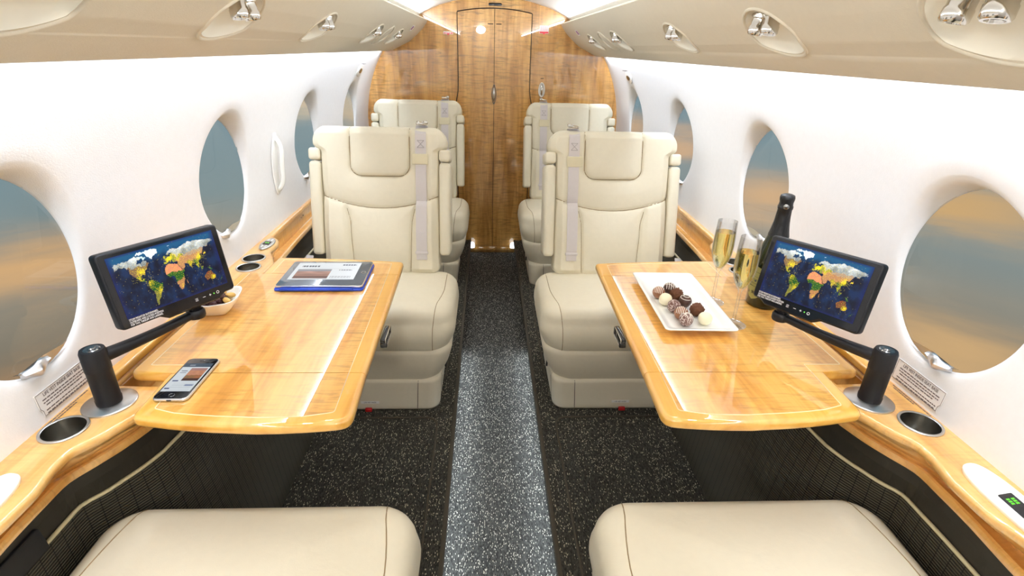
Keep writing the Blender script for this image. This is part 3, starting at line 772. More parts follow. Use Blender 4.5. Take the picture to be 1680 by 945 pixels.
# control panels on the ledges
def control_panel(s, yc, big, label):
    half = .092 if big else .056; wd = .026 if big else .021
    xc = .808 if big else .8215
    M = frame((s*xc, yc, LT+.0005), (0, 1, 0) if s > 0 else (0, 1, 0), (-s*.22, 0, 1)) if big else frame((s*xc, yc, LT+.001), (0, 1, 0), (-s*.10, 0, 1))
    root = empty('control_panel', (s*xc, yc, LT), label=label, cat='control panel')
    M = T(-s*xc, -yc, -LT) @ M
    out = ell(0, 0, half, wd, 48, 2.0) if not big else ell(0, 0, half, wd, 48, 2.6)
    obj('housing', xf(slab(out, -.001, .012 if big else .006, .004), M), white_m if big else steel_m, root)
    sg = s
    zt = .0122 if big else .0062
    obj('display', xf(slab(rrect(-.030 if big else -.016, -.011, .018 if big else .014, .011, .002), zt-.001, zt+.0012, .0004), M), blackg_m, root)
    digs = join(*[boxm(-.004+.0045*i, -.0008+.0045*i, -.006+.0075*j, -.001+.0075*j, zt+.0012, zt+.0016) for i in range(3 if big else 2) for j in range(2)])
    obj('digits', xf(digs, M), led_m, root, smooth=False)
    for i, px_ in enumerate((-.064, -.050, .034, .050, .066) if big else (-.038, -.027, .026, .036)):
        for q in ((-.007, .007) if big else (-.006, .006)):
            obj('button', xf(slab(ell(px_, q*(-1 if s < 0 else 1), .0055 if big else .004, .0045 if big else .0034, 18), zt-.001, zt+.0008, .0004), M), whiteplas_m, root)
    return root
control_panel(1, .600, True, 'white curved control panel with green digits on the right ledge in the foreground')
control_panel(-1, .600, True, 'white curved control panel cut off by the left picture edge on the left ledge')
control_panel(-1, 1.812, False, 'silver oval control panel with small display on the left ledge behind the cup holders')
control_panel(1, 1.812, False, 'silver oval control panel on the right ledge behind the champagne flutes')

# ================================================================ SEATS
def sd_rbox(px_, py_, cx, cy, hx, hy, r):
    qx, qy = abs(px_-cx)-hx+r, abs(py_-cy)-hy+r
    return math.hypot(max(qx, 0), max(qy, 0))+min(max(qx, qy), 0)-r
def make_seat(a, recline, label, group):
    """a=+1: aisle side is local +x. Origin on the floor under the front edge, seat faces local -y."""
    root = empty('cabin_seat', label=label, cat='seat', group=group)
    # ---- plinth, skirt, cushion as stacked lofted bodies
    def body(name, hw0, hw1, y0, y1, yb, zlo, zhi, rc, edge, m_, crown=0, nseg=10, bulge=0):
        rings = []; K = 8
        def rr_(t, ins=0):
            hw = hw0+(hw1-hw0)*t+bulge*math.sin(PI*t); yf = y0+(y1-y0)*t-bulge*math.sin(PI*t)
            return rrect(-hw+ins, yf+ins, hw-ins, yb-ins, [max(.01, rc-ins)]*2+[max(.01, rc-ins)]*2, nseg)
        order = rr_(0)
        for i in range(4):
            an = PI/2*i/4; rings.append([(x, y, zlo+edge*.5*(1-math.sin(an))) for x, y in rr_(0, edge*.5*(1-math.cos(an)) if False else edge*.5*(math.cos(an*1.0)) )][:])
        for i in range(K+1):
            t = i/K; rings.append([(x, y, zlo+edge*.5+(zhi-edge-zlo-edge*.5)*t) for x, y in rr_(t)])
        for i in range(1, 7):
            an = PI/2*i/6; rings.append([(x, y, zhi-edge+edge*math.sin(an)) for x, y in rr_(1, edge*(1-math.cos(an)))])
        last = rings[-1]; cx = sum(p[0] for p in last)/len(last); cy = sum(p[1] for p in last)/len(last)
        for i in range(1, 9):
            t = i/9; rings.append([(cx+(x-cx)*(1-t), cy+(y-cy)*(1-t), zhi+crown*(1-(1-t)**2)) for x, y, z in last])
        # order the bottom cap rings properly
        return obj(name, loft(rings), m_, root)
    pl = body('plinth', .252, .262, .0, -.004, .46, 0, .150, .05, .02, leather2_m)
    sk = body('skirt', .258, .305, .004, -.022, .50, .130, .300, .075, .03, leather2_m, bulge=.006)
    cu = body('seat_cushion', .302, .318, -.022, -.016, .40, .272, .458, .085, .055, leather_m, crown=.016, bulge=.010)
    dg = bpy.context.evaluated_depsgraph_get(); bpy.context.view_layer.update()
    def bv(o): return BVHTree.FromPolygons([v.co.copy() for v in o.data.vertices], [tuple(p.vertices) for p in o.data.polygons])
    b_c, b_s, b_p = bv(cu), bv(sk), bv(pl)
    def drop(b__, p, d):
        h = b__.ray_cast(Vector(p), Vector(d)); return h[0]
    for sx in (-1, 1):
        pts = []
        for y in [.38-.03*k for k in range(12)]:
            xx = sx*(.272-.030*max(0, (.18-y)/.18)**1.5 if y < .18 else .272)
            h = drop(b_c, (xx, y, 1), (0, 0, -1)); pts.append(h if h else None)
        x_at = sx*(.272-.030*((.18-.05)/.18)**1.5)
        for k in range(1, 9):
            an = PI/2*k/9; dv = Vector((0, -math.sin(an), math.cos(an))); pv_ = Vector((x_at+(sx*.240-x_at)*k/9, .05, .385)); pts.append(drop(b_c, pv_+dv*.5, -dv))
        for z in [.385-.013*k for k in range(9)]:
            xx = sx*(.240-.004*((.385-z)/.1)); h = drop(b_c, (xx, -.5, z), (0, 1, 0)); pts.append(h)
        pts = [p for p in pts if p]
        obj('cushion_seam', tube(pts, .0013, 6), seam_m, cu)
        pts = [drop(b_p, (sx*(.165+.008*(z/.13)), -.5, z), (0, 1, 0)) for z in [.01+.012*k for k in range(12)]]
        obj('plinth_seam', tube([p for p in pts if p], .0013, 6), gap_m, pl)
        pts = [drop(b_p, (sx*.6, .075-.02*(z/.13), z), (-sx, 0, 0)) for z in [.01+.012*k for k in range(12)]]
        obj('plinth_seam', tube([p for p in pts if p], .0012, 6), gap_m, pl)
        obj('recline_lever', xf(rbox(.006, .012, .024, .002), T(sx*.268, .16, .12)), black_m, pl)
    Mp = frame((a*-.02, -.0052, .043), (1, 0, 0), (0, -1, 0))
    lb = obj('life_vest_label', xf(slab(rrect(-.036, -.006, .036, .006, .001), 0, .001, .0003), Mp), whiteplas_m, pl)
    text('lettering', 'LIFE VEST INSIDE', .0075, Mp @ T(0, -.0027, .0012), text_dark_m, lb, 'CENTER', .85)
    obj('pull_tab', xf(rbox(.026, .012, .014, .002), T(a*-.028, -.008, .009)), red_m, pl)
    # ---- backrest frame: s upward along the back, d out of the back toward the sitter
    B0 = Vector((0, .34, .455)); es = Vector((0, math.sin(recline), math.cos(recline))); en = Vector((0, -math.cos(recline), math.sin(recline)))
    def BP_(x, s_, d): return B0 + Vector((x, 0, 0)) + es*s_ + en*d
    SM = .603
    def half(s_):
        h = .240 + (.0325)*(1/(1+math.exp(-(s_-.514)/.0045)))
        r = .062
        if s_ > SM-r: h -= r-math.sqrt(max(0, r*r-(s_-(SM-r))**2))
        if s_ < .03: h -= .03-math.sqrt(max(0, .03**2-(.03-s_)**2))
        return h
    def seam_d(x, s_):
        ds = []
        ds.append(abs(sd_rbox(x, s_, 0, .56, .121, .155, .045)))          # headrest U
        sc_ = .274+.052*(x/.24)**2                                     # lumbar curve
        ds.append(abs(s_-sc_)*.92)
        if s_ < sc_+.004:
            xv = .117+.012*(s_/.27)+.010*max(0, (s_-.22)/.05)
            ds.append(abs(abs(x)-xv))
        return min(ds), sc_
    nx, ns = 130, 140
    us = [math.sin(PI/2*(-1+2*i/nx)) for i in range(nx+1)]
    us = [.75*u+.25*(-1+2*i/nx) for i, u in enumerate(us)]
    ss = [SM*(.5-.5*math.cos(PI*j/ns))*.35 + SM*j/ns*.65 for j in range(ns+1)]
    V, F_main, F_head = [], [], []
    for s_ in ss:
        hw = half(s_)
        for u in us:
            x = hw*u
            d_e = min(hw-abs(x), SM-s_, s_+.01)
            dd, sc_ = seam_d(x, s_)
            r = .034
            h = 0 if d_e > r else -(r-math.sqrt(max(0, r*r-(r-d_e)**2)))
            h += .013*(1-math.exp(-(dd/.030)**1.0)) - .006*math.exp(-(dd/.004)**2)
            fade = min(1, max(0, d_e)/.03)
            inside = sd_rbox(x, s_, 0, .56, .121, .155, .045) < 0
            h += (.012*math.cos(min(1, abs(x)/.13)*PI/2) if inside else 0)*fade
            if s_ < sc_: h += .010*math.exp(-((s_-.16)/.09)**2)*fade + (.008 if abs(x) > .13 else 0)*fade*min(1, (abs(x)-.125)/.03 if abs(x) > .125 else 0)
            h *= (fade*.85+.15) if h > 0 else 1
            V.append(BP_(x, s_, h))
    W_ = nx+1
    for j in range(ns):
        for i in range(nx):
            xm = .5*(us[i]+us[i+1])*half(ss[j]); sm_ = .5*(ss[j]+ss[j+1])
            q = (j*W_+i, j*W_+i+1, (j+1)*W_+i+1, (j+1)*W_+i)
            (F_head if sd_rbox(xm, sm_, 0, .56, .121, .155, .045) < 0 else F_main).append(q)
    # border wall toward the rear
    border = [i for i in range(W_)] + [j*W_+nx for j in range(1, ns+1)] + [ns*W_+i for i in range(nx-1, -1, -1)] + [j*W_ for j in range(ns-1, 0, -1)]
    Vm = list(V); prev = border
    for (ins, dep) in ((0, -.05), (0, -.085), (.012, -.105), (.03, -.112)):
        ring = []
        for bi in border:
            p = V[bi]; loc_ = p-B0; x = loc_.x; s_ = loc_.dot(es)
            x2 = x*(1-ins/.27); s2 = s_ if s_ < SM*.5 else s_-(ins)*(s_/SM); ring.append(len(Vm)); Vm.append(BP_(x2, s2, dep))
        for k in range(len(border)):
            k2 = (k+1) % len(border); F_main.append((prev[k2], prev[k], ring[k], ring[k2]))
        prev = ring
    F_main.append(tuple(reversed(prev)))
    def sub(name, verts, faces, m_, par):
        used = sorted({i for f_ in faces for i in f_}); mp = {k: i for i, k in enumerate(used)}
        return obj(name, ([verts[k] for k in used], [tuple(mp[i] for i in f_) for f_ in faces]), m_, par)
    back = sub('backrest', Vm, F_main, leather_m, root)
    head = sub('headrest', V, F_head, leather_m, root)
    b_b = BVHTree.FromPolygons([Vector(v) for v in V], F_main[:0]+[q for q in F_head]+[q for q in F_main if max(q) < len(V)])
    def onb(x, s_, lift=0):
        h = b_b.ray_cast(BP_(x, s_, .2), -en)[0]
        return (h+en*lift) if h else BP_(x, s_, lift)
    pts = [(x, s_) for s_ in [SM-.006-.011*k for k in range(15)] for x in (-.121,)] 
    U = [(-.121, .597), (-.121, .56), (-.121, .52), (-.121, .48)] + [(-.121+.045*(1-math.cos(t)), .45-.045*math.sin(t)) for t in [PI/2*k/8 for k in range(9)]] + \
        [(-.05, .405), (0, .405), (.05, .405)] + [(.076+.045*math.sin(t), .405+.045*(1-math.cos(t))) for t in [PI/2*k/8 for k in range(9)]] + [(.121, .48), (.121, .52), (.121, .56), (.121, .597)]
    obj('seam', tube([onb(x, s_, .0006) for x, s_ in U], .0015, 6), seam_m, head)
    cs = [(-.234+.468*k/40, .274+.052*((-.234+.468*k/40)/.24)**2) for k in range(41)]
    obj('seam', tube([onb(x, s_, .0006) for x, s_ in cs], .0015, 6), seam_m, back)
    for sx in (-1, 1):
        obj('seam', tube([onb(sx*(.117+.012*(s_/.27)+.010*max(0, (s_-.22)/.05)), s_, .0006) for s_ in [.012+.013*k for k in range(21)]], .0011, 6), seam_m, back)
        # bolster wing and its cap
        for (nm, s0, s1) in (('side_wing', .078, .462), ('wing_cap', .466, .514)):
            poly_h = .0245
            rings = []; K = 12
            vf = rbox(.046, .128, s1-s0, .015 if nm == 'side_wing' else .012, 4)
            Mw = frame(BP_(sx*.2635, (s0+s1)/2, -.052), (1, 0, 0), es)
            obj(nm, xf(vf, Mw), leather_m, root)
    # ---- shoulder belt down the aisle side of the back
    bx = a*.168
    path = [(SM+.004, -.075), (SM+.010, -.045), (SM+.006, -.022), (SM-.008, -.006)]
    cen = [BP_(bx, p, d) for p, d in path] + [onb(bx, s_, .0045) for s_ in [.575-.0135*k for k in range(39)]]
    def strap(cen, hw, th, slant=0):
        rings = []
        for i, c_ in enumerate(cen):
            p0 = Vector(cen[max(0, i-1)]); p1 = Vector(cen[min(len(cen)-1, i+1)]); t = (p1-p0).normalized(); nn = Vector((1, 0, 0)).cross(t).normalized()
            if nn.dot(en) < 0 and i > 3: nn = -nn
            xx = Vector((hw, 0, 0)); c2 = Vector(c_)+Vector((slant*i, 0, 0)); rings.append([c2-xx-nn*th, c2+xx-nn*th, c2+xx+nn*th, c2-xx+nn*th])
        return loft(rings)
    sb = obj('shoulder_belt', strap(cen, .0222, .0012), belt_m, root, sharp=40)
    gd = obj('belt_guide', xf(rbox(.066, .006, .042, .003), frame(onb(bx+a*-.003, .474, .006), (1, 0, 0), es)), belt_guide_m, root)
    obj('belt_end', xf(rbox(.053, .005, .012, .002), frame(onb(bx, .092, .005), (1, 0, 0), es)), belt_m, sb)
    for q in (.548, .520):
        obj('stitching', tube([onb(bx-.014, q, .0072), onb(bx+.014, q, .0072)], .0006, 4), stitch_m, sb)
    obj('stitching', tube([onb(bx-.013, .547, .0072), onb(bx+.013, .521, .0072)], .0006, 4), stitch_m, sb)
    obj('stitching', tube([onb(bx+.013, .547, .0072), onb(bx-.013, .521, .0072)], .0006, 4), stitch_m, sb)
    # buckle clasp lying on top of the back
    cb = BP_(bx+a*.004, SM+.013, -.006)
    clasp = obj('belt_clasp', xf(join(xf(rbox(.044, .026, .009, .003), RY(.10)), xf(lathe([(0, .008), (.010, .007), (.012, 0), (.010, -.004), (0, -.004)], 20), T(.014*a, -.006, .004)), xf(rbox(.014, .034, .006, .002), T(-.016, 0, .003) @ RX(.2))), T(*cb)), chrome_m, root)
    # lap belt latch standing by the wall side
    if recline > .5: return root
    ll = obj('lap_belt', xf(rbox(.030, .006, .20, .003), T(-a*.305, .30, .45) @ RX(-.75) @ RZ(.2)), belt_m, root)
    obj('latch', xf(join(rbox(.034, .012, .045, .004), xf(rbox(.022, .016, .018, .003), T(0, 0, .008))), T(-a*.305, .228, .530) @ RX(-.35) @ RZ(.2)), chrome_m, ll)
    return root
REC = math.atan2(.14, .55)
for side, sx in (('left', -1), ('right', 1)):
    a = -sx
    f = make_seat(a, REC, 'nearer upright cream leather seat behind the %s table, grey shoulder belt on its back' % side, 'cream leather cabin seats')
    f.location = (sx*.483, 1.76, .10)
    r = copy_tree(f); r.location = (sx*.476, 2.995, .10); r['label'] = 'farther cream leather seat on the %s side, against the wooden bulkhead' % side
    near = make_seat(-a, math.radians(50), 'cream leather seat cushion cut off by the lower edge, on the %s side' % side, 'cream leather cabin seats')
    near.location = (sx*.500, .85, .10); near.rotation_euler = (0, 0, PI)

# ================================================================ TABLES
TZ = .810; TT = .024
tables = {}
for side, s in (('left', -1), ('right', 1)):
    tb = empty('folding_table', (s*.5, 1.2, TZ-TT), label='glossy maple folding table reaching out from the %s ledge' % side, cat='table', group='folding tables')
    Mi = T(-s*.5, -1.2, -(TZ-TT))
    def P2(pts):
        q = [(s*x, y, r) for x, y, r in pts]
        area_ = sum(q[i][0]*q[(i+1) % len(q)][1]-q[(i+1) % len(q)][0]*q[i][1] for i in range(len(q)))
        if area_ < 0: q = q[::-1]
        return round_poly(q)
    bow = lambda x: .785+.030*((x-.46)/.24)**2 if x > .46 else .783+.016*((.46-x)/.18)**2
    near_pts = [(.2915, .797, .030)] + [(x, bow(x), 0) for x in (.34, .38, .42, .46, .50, .54, .58, .62, .655)] + [(.694, .812, .022), (.700, .9542, 0), (.2975, .9542, 0)]
    main_pts = [(.2975, .9558, 0), (.695, .9558, 0), (.705, .9558, .0), (.782, .9565, .020), (.776, 1.4857, 0), (.3060, 1.4857, 0)]
    far_pts = [(.3060, 1.4873, 0), (.712, 1.4873, 0), (.712, 1.624, .012), (.60, 1.622, 0), (.48, 1.613, 0), (.38, 1.603, 0), (.309, 1.594, .016)]
    for nm, pts, vin in (('near_leaf', near_pts, [(.328, .822, .008)]+[(x, bow(x)+.024, 0) for x in (.38, .42, .46, .50, .54, .58, .62)]+[(.662, .836, .004), (.668, .9542, 0), (.332, .9542, 0)]),
                         ('main_leaf', main_pts, [(.332, .9558, 0), (.668, .9558, 0), (.668, .985, 0), (.752, .985, .003), (.748, 1.4857, 0), (.341, 1.4857, 0)]),
                         ('far_leaf', far_pts, [(.341, 1.4873, 0), (.685, 1.4873, 0), (.685, 1.600, .003), (.60, 1.598, 0), (.48, 1.589, 0), (.36, 1.576, .004), (.344, 1.572, .003)])):
        pl = P2(pts)
        lf = obj(nm, xf(slab(pl, TZ-TT, TZ, .0095, 6, lock=(.9542, .9558, 1.4857, 1.4873)), Mi), wood_rim, tb, sharp=60)
        vn = P2(vin)
        obj('veneer', xf(slab(vn, TZ-.001, TZ+.0004, .0002, 1), Mi), wood_top, lf, smooth=False)
        # pale inlay string around the veneer, leaving the joint side open
        n_ = len(vn); jy = {'near_leaf': (.9542,), 'main_leaf': (.9558, 1.4857), 'far_leaf': (1.4873,)}[nm]
        seg = []; runs = []
        for i in range(n_+1):
            p, q = vn[i % n_], vn[(i+1) % n_]
            onj = any(abs(p[1]-j) < .0007 and abs(q[1]-j) < .0007 for j in jy)
            seg.append(p)
            if onj:
                if len(seg) > 1: runs.append(seg)
                seg = []
        if len(seg) > 1: runs.append(seg)
        for r_ in runs:
            obj('inlay_line', xf(tube([(x, y, TZ+.0002) for x, y in r_], .0011, 6), Mi), inlay_m, lf)
    la = obj('table_latch', xf(join(rbox(.012, .074, .024, .003), xf(rbox(.016, .010, .012, .002), T(-s*.002, -.034, -.004))), Mi @ T(s*.293, 1.155, TZ-.026)), blackg_m, tb)
    obj('latch_frame', xf(tube([(-s*.007, y, z) for y, z in rrect(-.036, -.011, .036, .011, .003, 3)], .0014, 6, True), Mi @ T(s*.293, 1.155, TZ-.026)), chrome_m, la)
    obj('support_arm', xf(boxm(min(s*.70, s*.745), max(s*.70, s*.745), 1.02, 1.42, TZ-TT-.07, TZ-TT-.0005, .006), Mi), black_m, tb)
    tables[side] = tb
    # raised maple bar closing the stowage slot beside the table
    br = obj('slot_rail', slab([(min(s*.815, s*.84), .965), (max(s*.815, s*.84), .965), (max(s*.815, s*.84), 1.45), (min(s*.815, s*.84), 1.45)], LT, LT+.020, .005), wood_rim)
    tag(br, 'raised maple rail beside the stowage slot between the %s table and the wall' % side, 'rail')

# ================================================================ MONITORS
LAND = {
 'na': [(-168, 66), (-160, 71), (-140, 70), (-125, 70), (-110, 73), (-95, 76), (-82, 73), (-78, 68), (-88, 65), (-94, 60), (-88, 56), (-80, 52), (-78, 60), (-72, 62), (-64, 58), (-56, 52), (-64, 46), (-70, 42), (-75, 37), (-81, 31), (-80, 26), (-83, 29), (-90, 30), (-97, 26), (-95, 18), (-88, 21), (-88, 16), (-83, 10), (-78, 8), (-85, 10), (-95, 15), (-105, 20), (-112, 28), (-117, 33), (-124, 40), (-125, 48), (-135, 58), (-150, 60), (-165, 55), (-162, 62)],
 'gl': [(-73, 78), (-60, 82), (-30, 83), (-18, 80), (-20, 72), (-32, 68), (-42, 61), (-50, 62), (-54, 70), (-60, 76)],
 'sa': [(-78, 8), (-72, 12), (-60, 9), (-50, 2), (-36, -5), (-38, -14), (-48, -26), (-58, -36), (-65, -42), (-68, -52), (-74, -52), (-73, -40), (-70, -20), (-80, -6)],
 'af': [(-17, 20), (-10, 32), (0, 36), (10, 37), (20, 32), (32, 31), (37, 20), (43, 12), (51, 12), (42, -2), (40, -14), (34, -24), (27, -34), (18, -34), (12, -18), (9, 0), (5, 5), (-8, 5), (-17, 13)],
 'eu': [(-9, 37), (-9, 43), (-2, 44), (-4, 48), (3, 51), (8, 54), (12, 55), (20, 55), (22, 60), (18, 62), (12, 58), (5, 60), (12, 66), (20, 70), (30, 71), (42, 67), (60, 69), (70, 73), (90, 76), (110, 76), (135, 73), (160, 70), (180, 69), (178, 62), (162, 60), (156, 52), (142, 54), (132, 44), (127, 38), (122, 38), (121, 30), (112, 22), (106, 18), (108, 11), (103, 8), (102, 2), (98, 10), (94, 18), (88, 22), (80, 14), (77, 8), (73, 18), (66, 25), (57, 26), (56, 20), (52, 16), (44, 13), (38, 24), (34, 30), (35, 36), (27, 37), (22, 38), (18, 41), (13, 45), (15, 39), (8, 44), (0, 40), (-2, 37)],
 'uk': [(-5, 50), (1, 51), (0, 54), (-4, 58), (-6, 55)], 'jp': [(131, 32), (140, 35), (142, 42), (138, 37)], 'mg': [(44, -24), (49, -14), (47, -25)],
 'au': [(114, -22), (122, -17), (131, -12), (137, -13), (141, -11), (146, -19), (153, -27), (150, -37), (141, -38), (132, -32), (118, -35), (114, -30)],
 'id': [(96, 5), (105, -5), (100, 0)], 'bo': [(109, 2), (117, 6), (118, 0), (112, -3)], 'ng': [(132, -2), (142, -4), (150, -10), (140, -8)],
 'su': [(20, 78), (27, 80), (18, 80)], 'nz': [(167, -46), (175, -38), (178, -38), (173, -43)], 'ic': [(-24, 65), (-14, 65), (-18, 63)], 'baf': [(-90, 74), (-75, 73), (-62, 66), (-70, 64), (-80, 70)], 'ell': [(-92, 80), (-70, 83), (-66, 81), (-80, 76)],
}
def inpoly(x, y, P):
    c_ = False; j = len(P)-1
    for i in range(len(P)):
        xi, yi = P[i]; xj, yj = P[j]
        if (yi > y) != (yj > y) and x < (xj-xi)*(y-yi)/(yj-yi)+xi: c_ = not c_
        j = i
    return c_
BOX = {k: (min(p[0] for p in P), max(p[0] for p in P), min(p[1] for p in P), max(p[1] for p in P)) for k, P in LAND.items()}
FLIGHT = [(10, 48, 13, 7, .95), (-88, 38, 14, 7, .75), (115, 30, 11, 10, .8), (78, 22, 8, 8, .45), (138, 36, 5, 4, .9), (-100, 22, 12, 8, .45), (45, 45, 14, 8, .4), (-50, -18, 8, 8, .5), (28, -28, 6, 5, .4), (105, 10, 10, 10, .45), (145, -33, 8, 6, .6), (35, 52, 14, 5, .5), (-75, 5, 10, 8, .45), (-70, 18, 12, 6, .35)]
def map_color(u, v):
    """u, v in 0..1 across the lit map (v up)"""
    lon = -172+354*(u-.02)/.96; lat = -57+143*(v-.02)/.96
    p = Vector((lon*.05, lat*.05, 0)); nn = noise.fractal(p*.7, 1.0, 2.0, 4); n2 = noise.noise(p*9); n3 = noise.noise(p*14+Vector((7, 3, 0)))
    jl = lon+4*noise.noise(p*3)+3*n2*.6; jt = lat+3*noise.noise(p*3+Vector((9, 9, 0)))+1.2*n2
    inside = True; lat_, lat = lat, lat+7*noise.noise(p*1.3+Vector((3, 5, 1)))+3*n2
    land = None
    for k, P in LAND.items():
        b_ = BOX[k]
        if b_[0]-4 < jl < b_[1]+4 and b_[2]-4 < jt < b_[3]+4 and inpoly(jl, jt, P): land = k; break
    fl = 0
    for (a, b_, wa, wb, am) in FLIGHT: fl = max(fl, am*math.exp(-((lon-a)/wa)**2-((lat-b_)/wb)**2))
    rnd = random.random()
    if land is None:
        k_ = max(0, min(1, .5+nn*1.1)); c_ = [1+6*k_, 8+26*k_, 28+44*k_]
        if lat > 50: t = min(1, (lat-50)/25); c_ = [c_[0]*(1-t)+8*t, c_[1]*(1-t)+78*t, c_[2]*(1-t)+118*t]
        if rnd < fl*.16+.002: c_ = [210, 200, 40]
        if lat < -58: c_ = [4, 18, 60]
    else:
        if land in ('gl', 'su', 'ell'): c_ = [225, 240, 245]
        elif land in ('baf',): c_ = [190, 215, 222]
        elif lat > 52+6*nn and land in ('na', 'eu') and not (lon < 25 and lon > -20 and lat < 60): g = 150+60*nn+30*n2+25*(lat > 64); c_ = [g, g+6, g+4]
        elif land == 'na': c_ = [120+30*n2, 92, 62] if lat > 28 else [60, 92, 34]
        elif land == 'sa': c_ = [26, 78+30*n2, 20] if lat > -18 else [110, 110, 44]
        elif land == 'af': c_ = [208+25*n2, 132+20*n2, 92] if lat > 13 else ([34, 86, 22] if lat > -12 else [168, 116, 72])
        elif land == 'au': c_ = [120+20*n2, 46, 30]
        elif lon > 92 and lat < 26: c_ = [44, 92, 34]
        elif lon > 28 and lat < 44: c_ = [176+26*n2, 124+20*n2, 82] if lon < 66 or lat > 30 else [120, 108, 50]
        elif lon > 60: c_ = [168+30*n2, 140+25*n2, 112]
        else: c_ = [120, 130, 50]
        if rnd < fl*.95+.03: c_ = [250, 222, 24]
        if land == 'au' and rnd > .84: c_ = [60, 120, 50]
    lat = lat_
    if not inside: c_ = [10, 30, 110]
    # blue glow toward the panel border
    e = min(u, 1-u, v*1.2, (1-v)*1.2)
    if e < .05: t = (1-e/.05)*.75; c_ = [c_[0]*(1-t)+14*t, c_[1]*(1-t)+26*t, c_[2]*(1-t)+84*t]
    return L([max(0, min(255, q)) for q in c_])
def color_grid(name, w_, h_, nu, nv, fn, m_):
    me = bpy.data.meshes.new(name); V = [(w_*(i/nu-.5), h_*(j/nv-.5), 0) for j in range(nv+1) for i in range(nu+1)]
    F = [(j*(nu+1)+i, j*(nu+1)+i+1, (j+1)*(nu+1)+i+1, (j+1)*(nu+1)+i) for j in range(nv) for i in range(nu)]
    me.from_pydata(V, [], F); me.update()
    at_ = me.color_attributes.new('Col', 'FLOAT_COLOR', 'CORNER'); buf = []
    for j in range(nv):
        for i in range(nu):
            c_ = fn((i+.5)/nu, (j+.5)/nv); buf += [c_[0], c_[1], c_[2], 1.0]*4
    at_.data.foreach_set('color', buf); me.materials.append(m_); return me
MW, MH = .2457, .1525
SW, SH = .2150, .1230
map_me = color_grid('map_screen', SW, SH, 380, 216, map_color, screen_m)
def Reul(rx, ry, rz): return RZ(rz) @ RY(ry) @ RX(rx)
for side, s, pos, rot, bump_c, pb in (('left', -1, (-.7, 1.046, .9938), (-.1766, .009, 1.0435), .18, (-.784, .891)), ('right', 1, (.6756, 1.0438, .9871), (-.2425, -.0394, -1.056), -.14, (.762, .889))):
    base = Vector((pb[0], pb[1], LT))
    root = empty('swivel_monitor', base, label='black swivel monitor showing a night world map on the %s arm and steel base' % side, cat='monitor', group='swivel monitors')
    Mi = T(*(-base))
    bp = obj('base_plate', xf(lathe([(0, .0), (.047, 0), (.047, .003), (.045, .0045), (0, .0045)], 56), Mi @ T(*base)), steel_m, root, sharp=40)
    zt = .895
    obj('post', xf(lathe([(0, .004), (.0215, .004), (.022, .006), (.0225, .014), (.0215, .016), (.0215, .078), (.0222, .080), (.0222, .082), (.0222, .118), (.020, .124), (0, .124)], 40), Mi @ T(*base)), black_m, root, sharp=40)
    cap = obj('post_cap', xf(lathe([(0, .0275), (.006, .0275), (.007, .025), (.012, .025), (.014, .0235), (0, .023)], 28), Mi @ T(base.x, base.y, LT+.1005)), ring_dark_m, root, sharp=30)
    # arm
    p0 = Vector((base.x, base.y, LT+.102)); M_mon = T(*pos) @ Reul(*rot)
    mount = M_mon @ Vector((MW*(.12 if s < 0 else -.20), .012, -MH/2-.006))
    p1 = Vector((mount.x, mount.y, mount.z-.018)); 
    pts = [p0.lerp(p1, t) for t in [k/16 for k in range(17)]]
    d = (p1-p0).normalized(); sd = d.cross(Vector((0, 0, 1))).normalized(); upv = sd.cross(d).normalized()
    rings = []
    for k, p in enumerate(pts):
        t = k/16; hw = .015*(1-t)+.0125*t; hh = .0125*(1-t)+.0075*t; hw *= (1-.25*math.sin(PI*t)); drop_ = -.004*math.sin(PI*t)
        rings.append([p+upv*drop_+sd*(hw*math.copysign(abs(math.cos(q))**.7, math.cos(q)))+upv*(hh*math.copysign(abs(math.sin(q))**.7, math.sin(q))) for q in [2*PI*j/16 for j in range(16)]])
    obj('arm', xf(loft(rings), Mi), black_m, root)
    obj('arm_joint', xf(lathe([(0, -.011), (.017, -.011), (.019, -.007), (.019, .004), (.016, .0085), (0, .0085)], 32), Mi @ T(*p1)), black_m, root, sharp=40)
    obj('mount_neck', xf(join(xf(rbox(.022, .016, .034, .003), T(0, 0, .014)), xf(rbox(.04, .012, .01, .003), T(0, 0, .026))), Mi @ T(*p1) @ RZ(rot[2])), black_m, root)
    # housing: outline in the monitor plane with a chin below the buttons
    hw, hh = MW/2, MH/2; chin = .010
    c0 = .030 if s < 0 else -.055
    ol = round_poly([(-hw, -hh, .010), (c0-.078, -hh, .0), (c0-.062, -hh-chin, .0), (c0+.052, -hh-chin, .0), (c0+.068, -hh, .0), (hw, -hh, .010), (hw, hh, .010), (-hw, hh, .010)] if s < 0 else
                    [(-hw, -hh, .010), (c0-.048, -hh, .0), (c0-.032, -hh-chin, .0), (c0+.082, -hh-chin, .0), (c0+.098, -hh, .0), (hw, -hh, .010), (hw, hh, .010), (-hw, hh, .010)])
    Mf = Mi @ M_mon @ RX(PI/2)     # z of this frame points to the viewer side (-y)
    hs = obj('housing', xf(slab(ol, -.022, .004, .0055), Mf), black_m, root, sharp=50)
    obj('bezel_face', xf(slab(offs(ol, .004), .0036, .0046, .0005, 2), Mf), blackg_m, hs, smooth=False)
    so = bpy.data.objects.new('screen', map_me); COL.objects.link(so); so.parent = root; so.matrix_local = Mf @ T(0, .0045, .0050)
    # border glow of the panel around the map
    tx = -.108 if s < 0 else -.110
    for k, ln in enumerate(('STOW MONITOR IN FORWARD,', 'OUTBOARD AND LOCKED POSITION', 'FOR TAXI, TAKEOFF AND LANDING')):
        text('lettering', ln, .0058, Mf @ T(tx+.002, -.0618-.0052*k, .0050), text_white_m, hs, 'LEFT', .66)
    bx0 = .030 if s < 0 else -.032
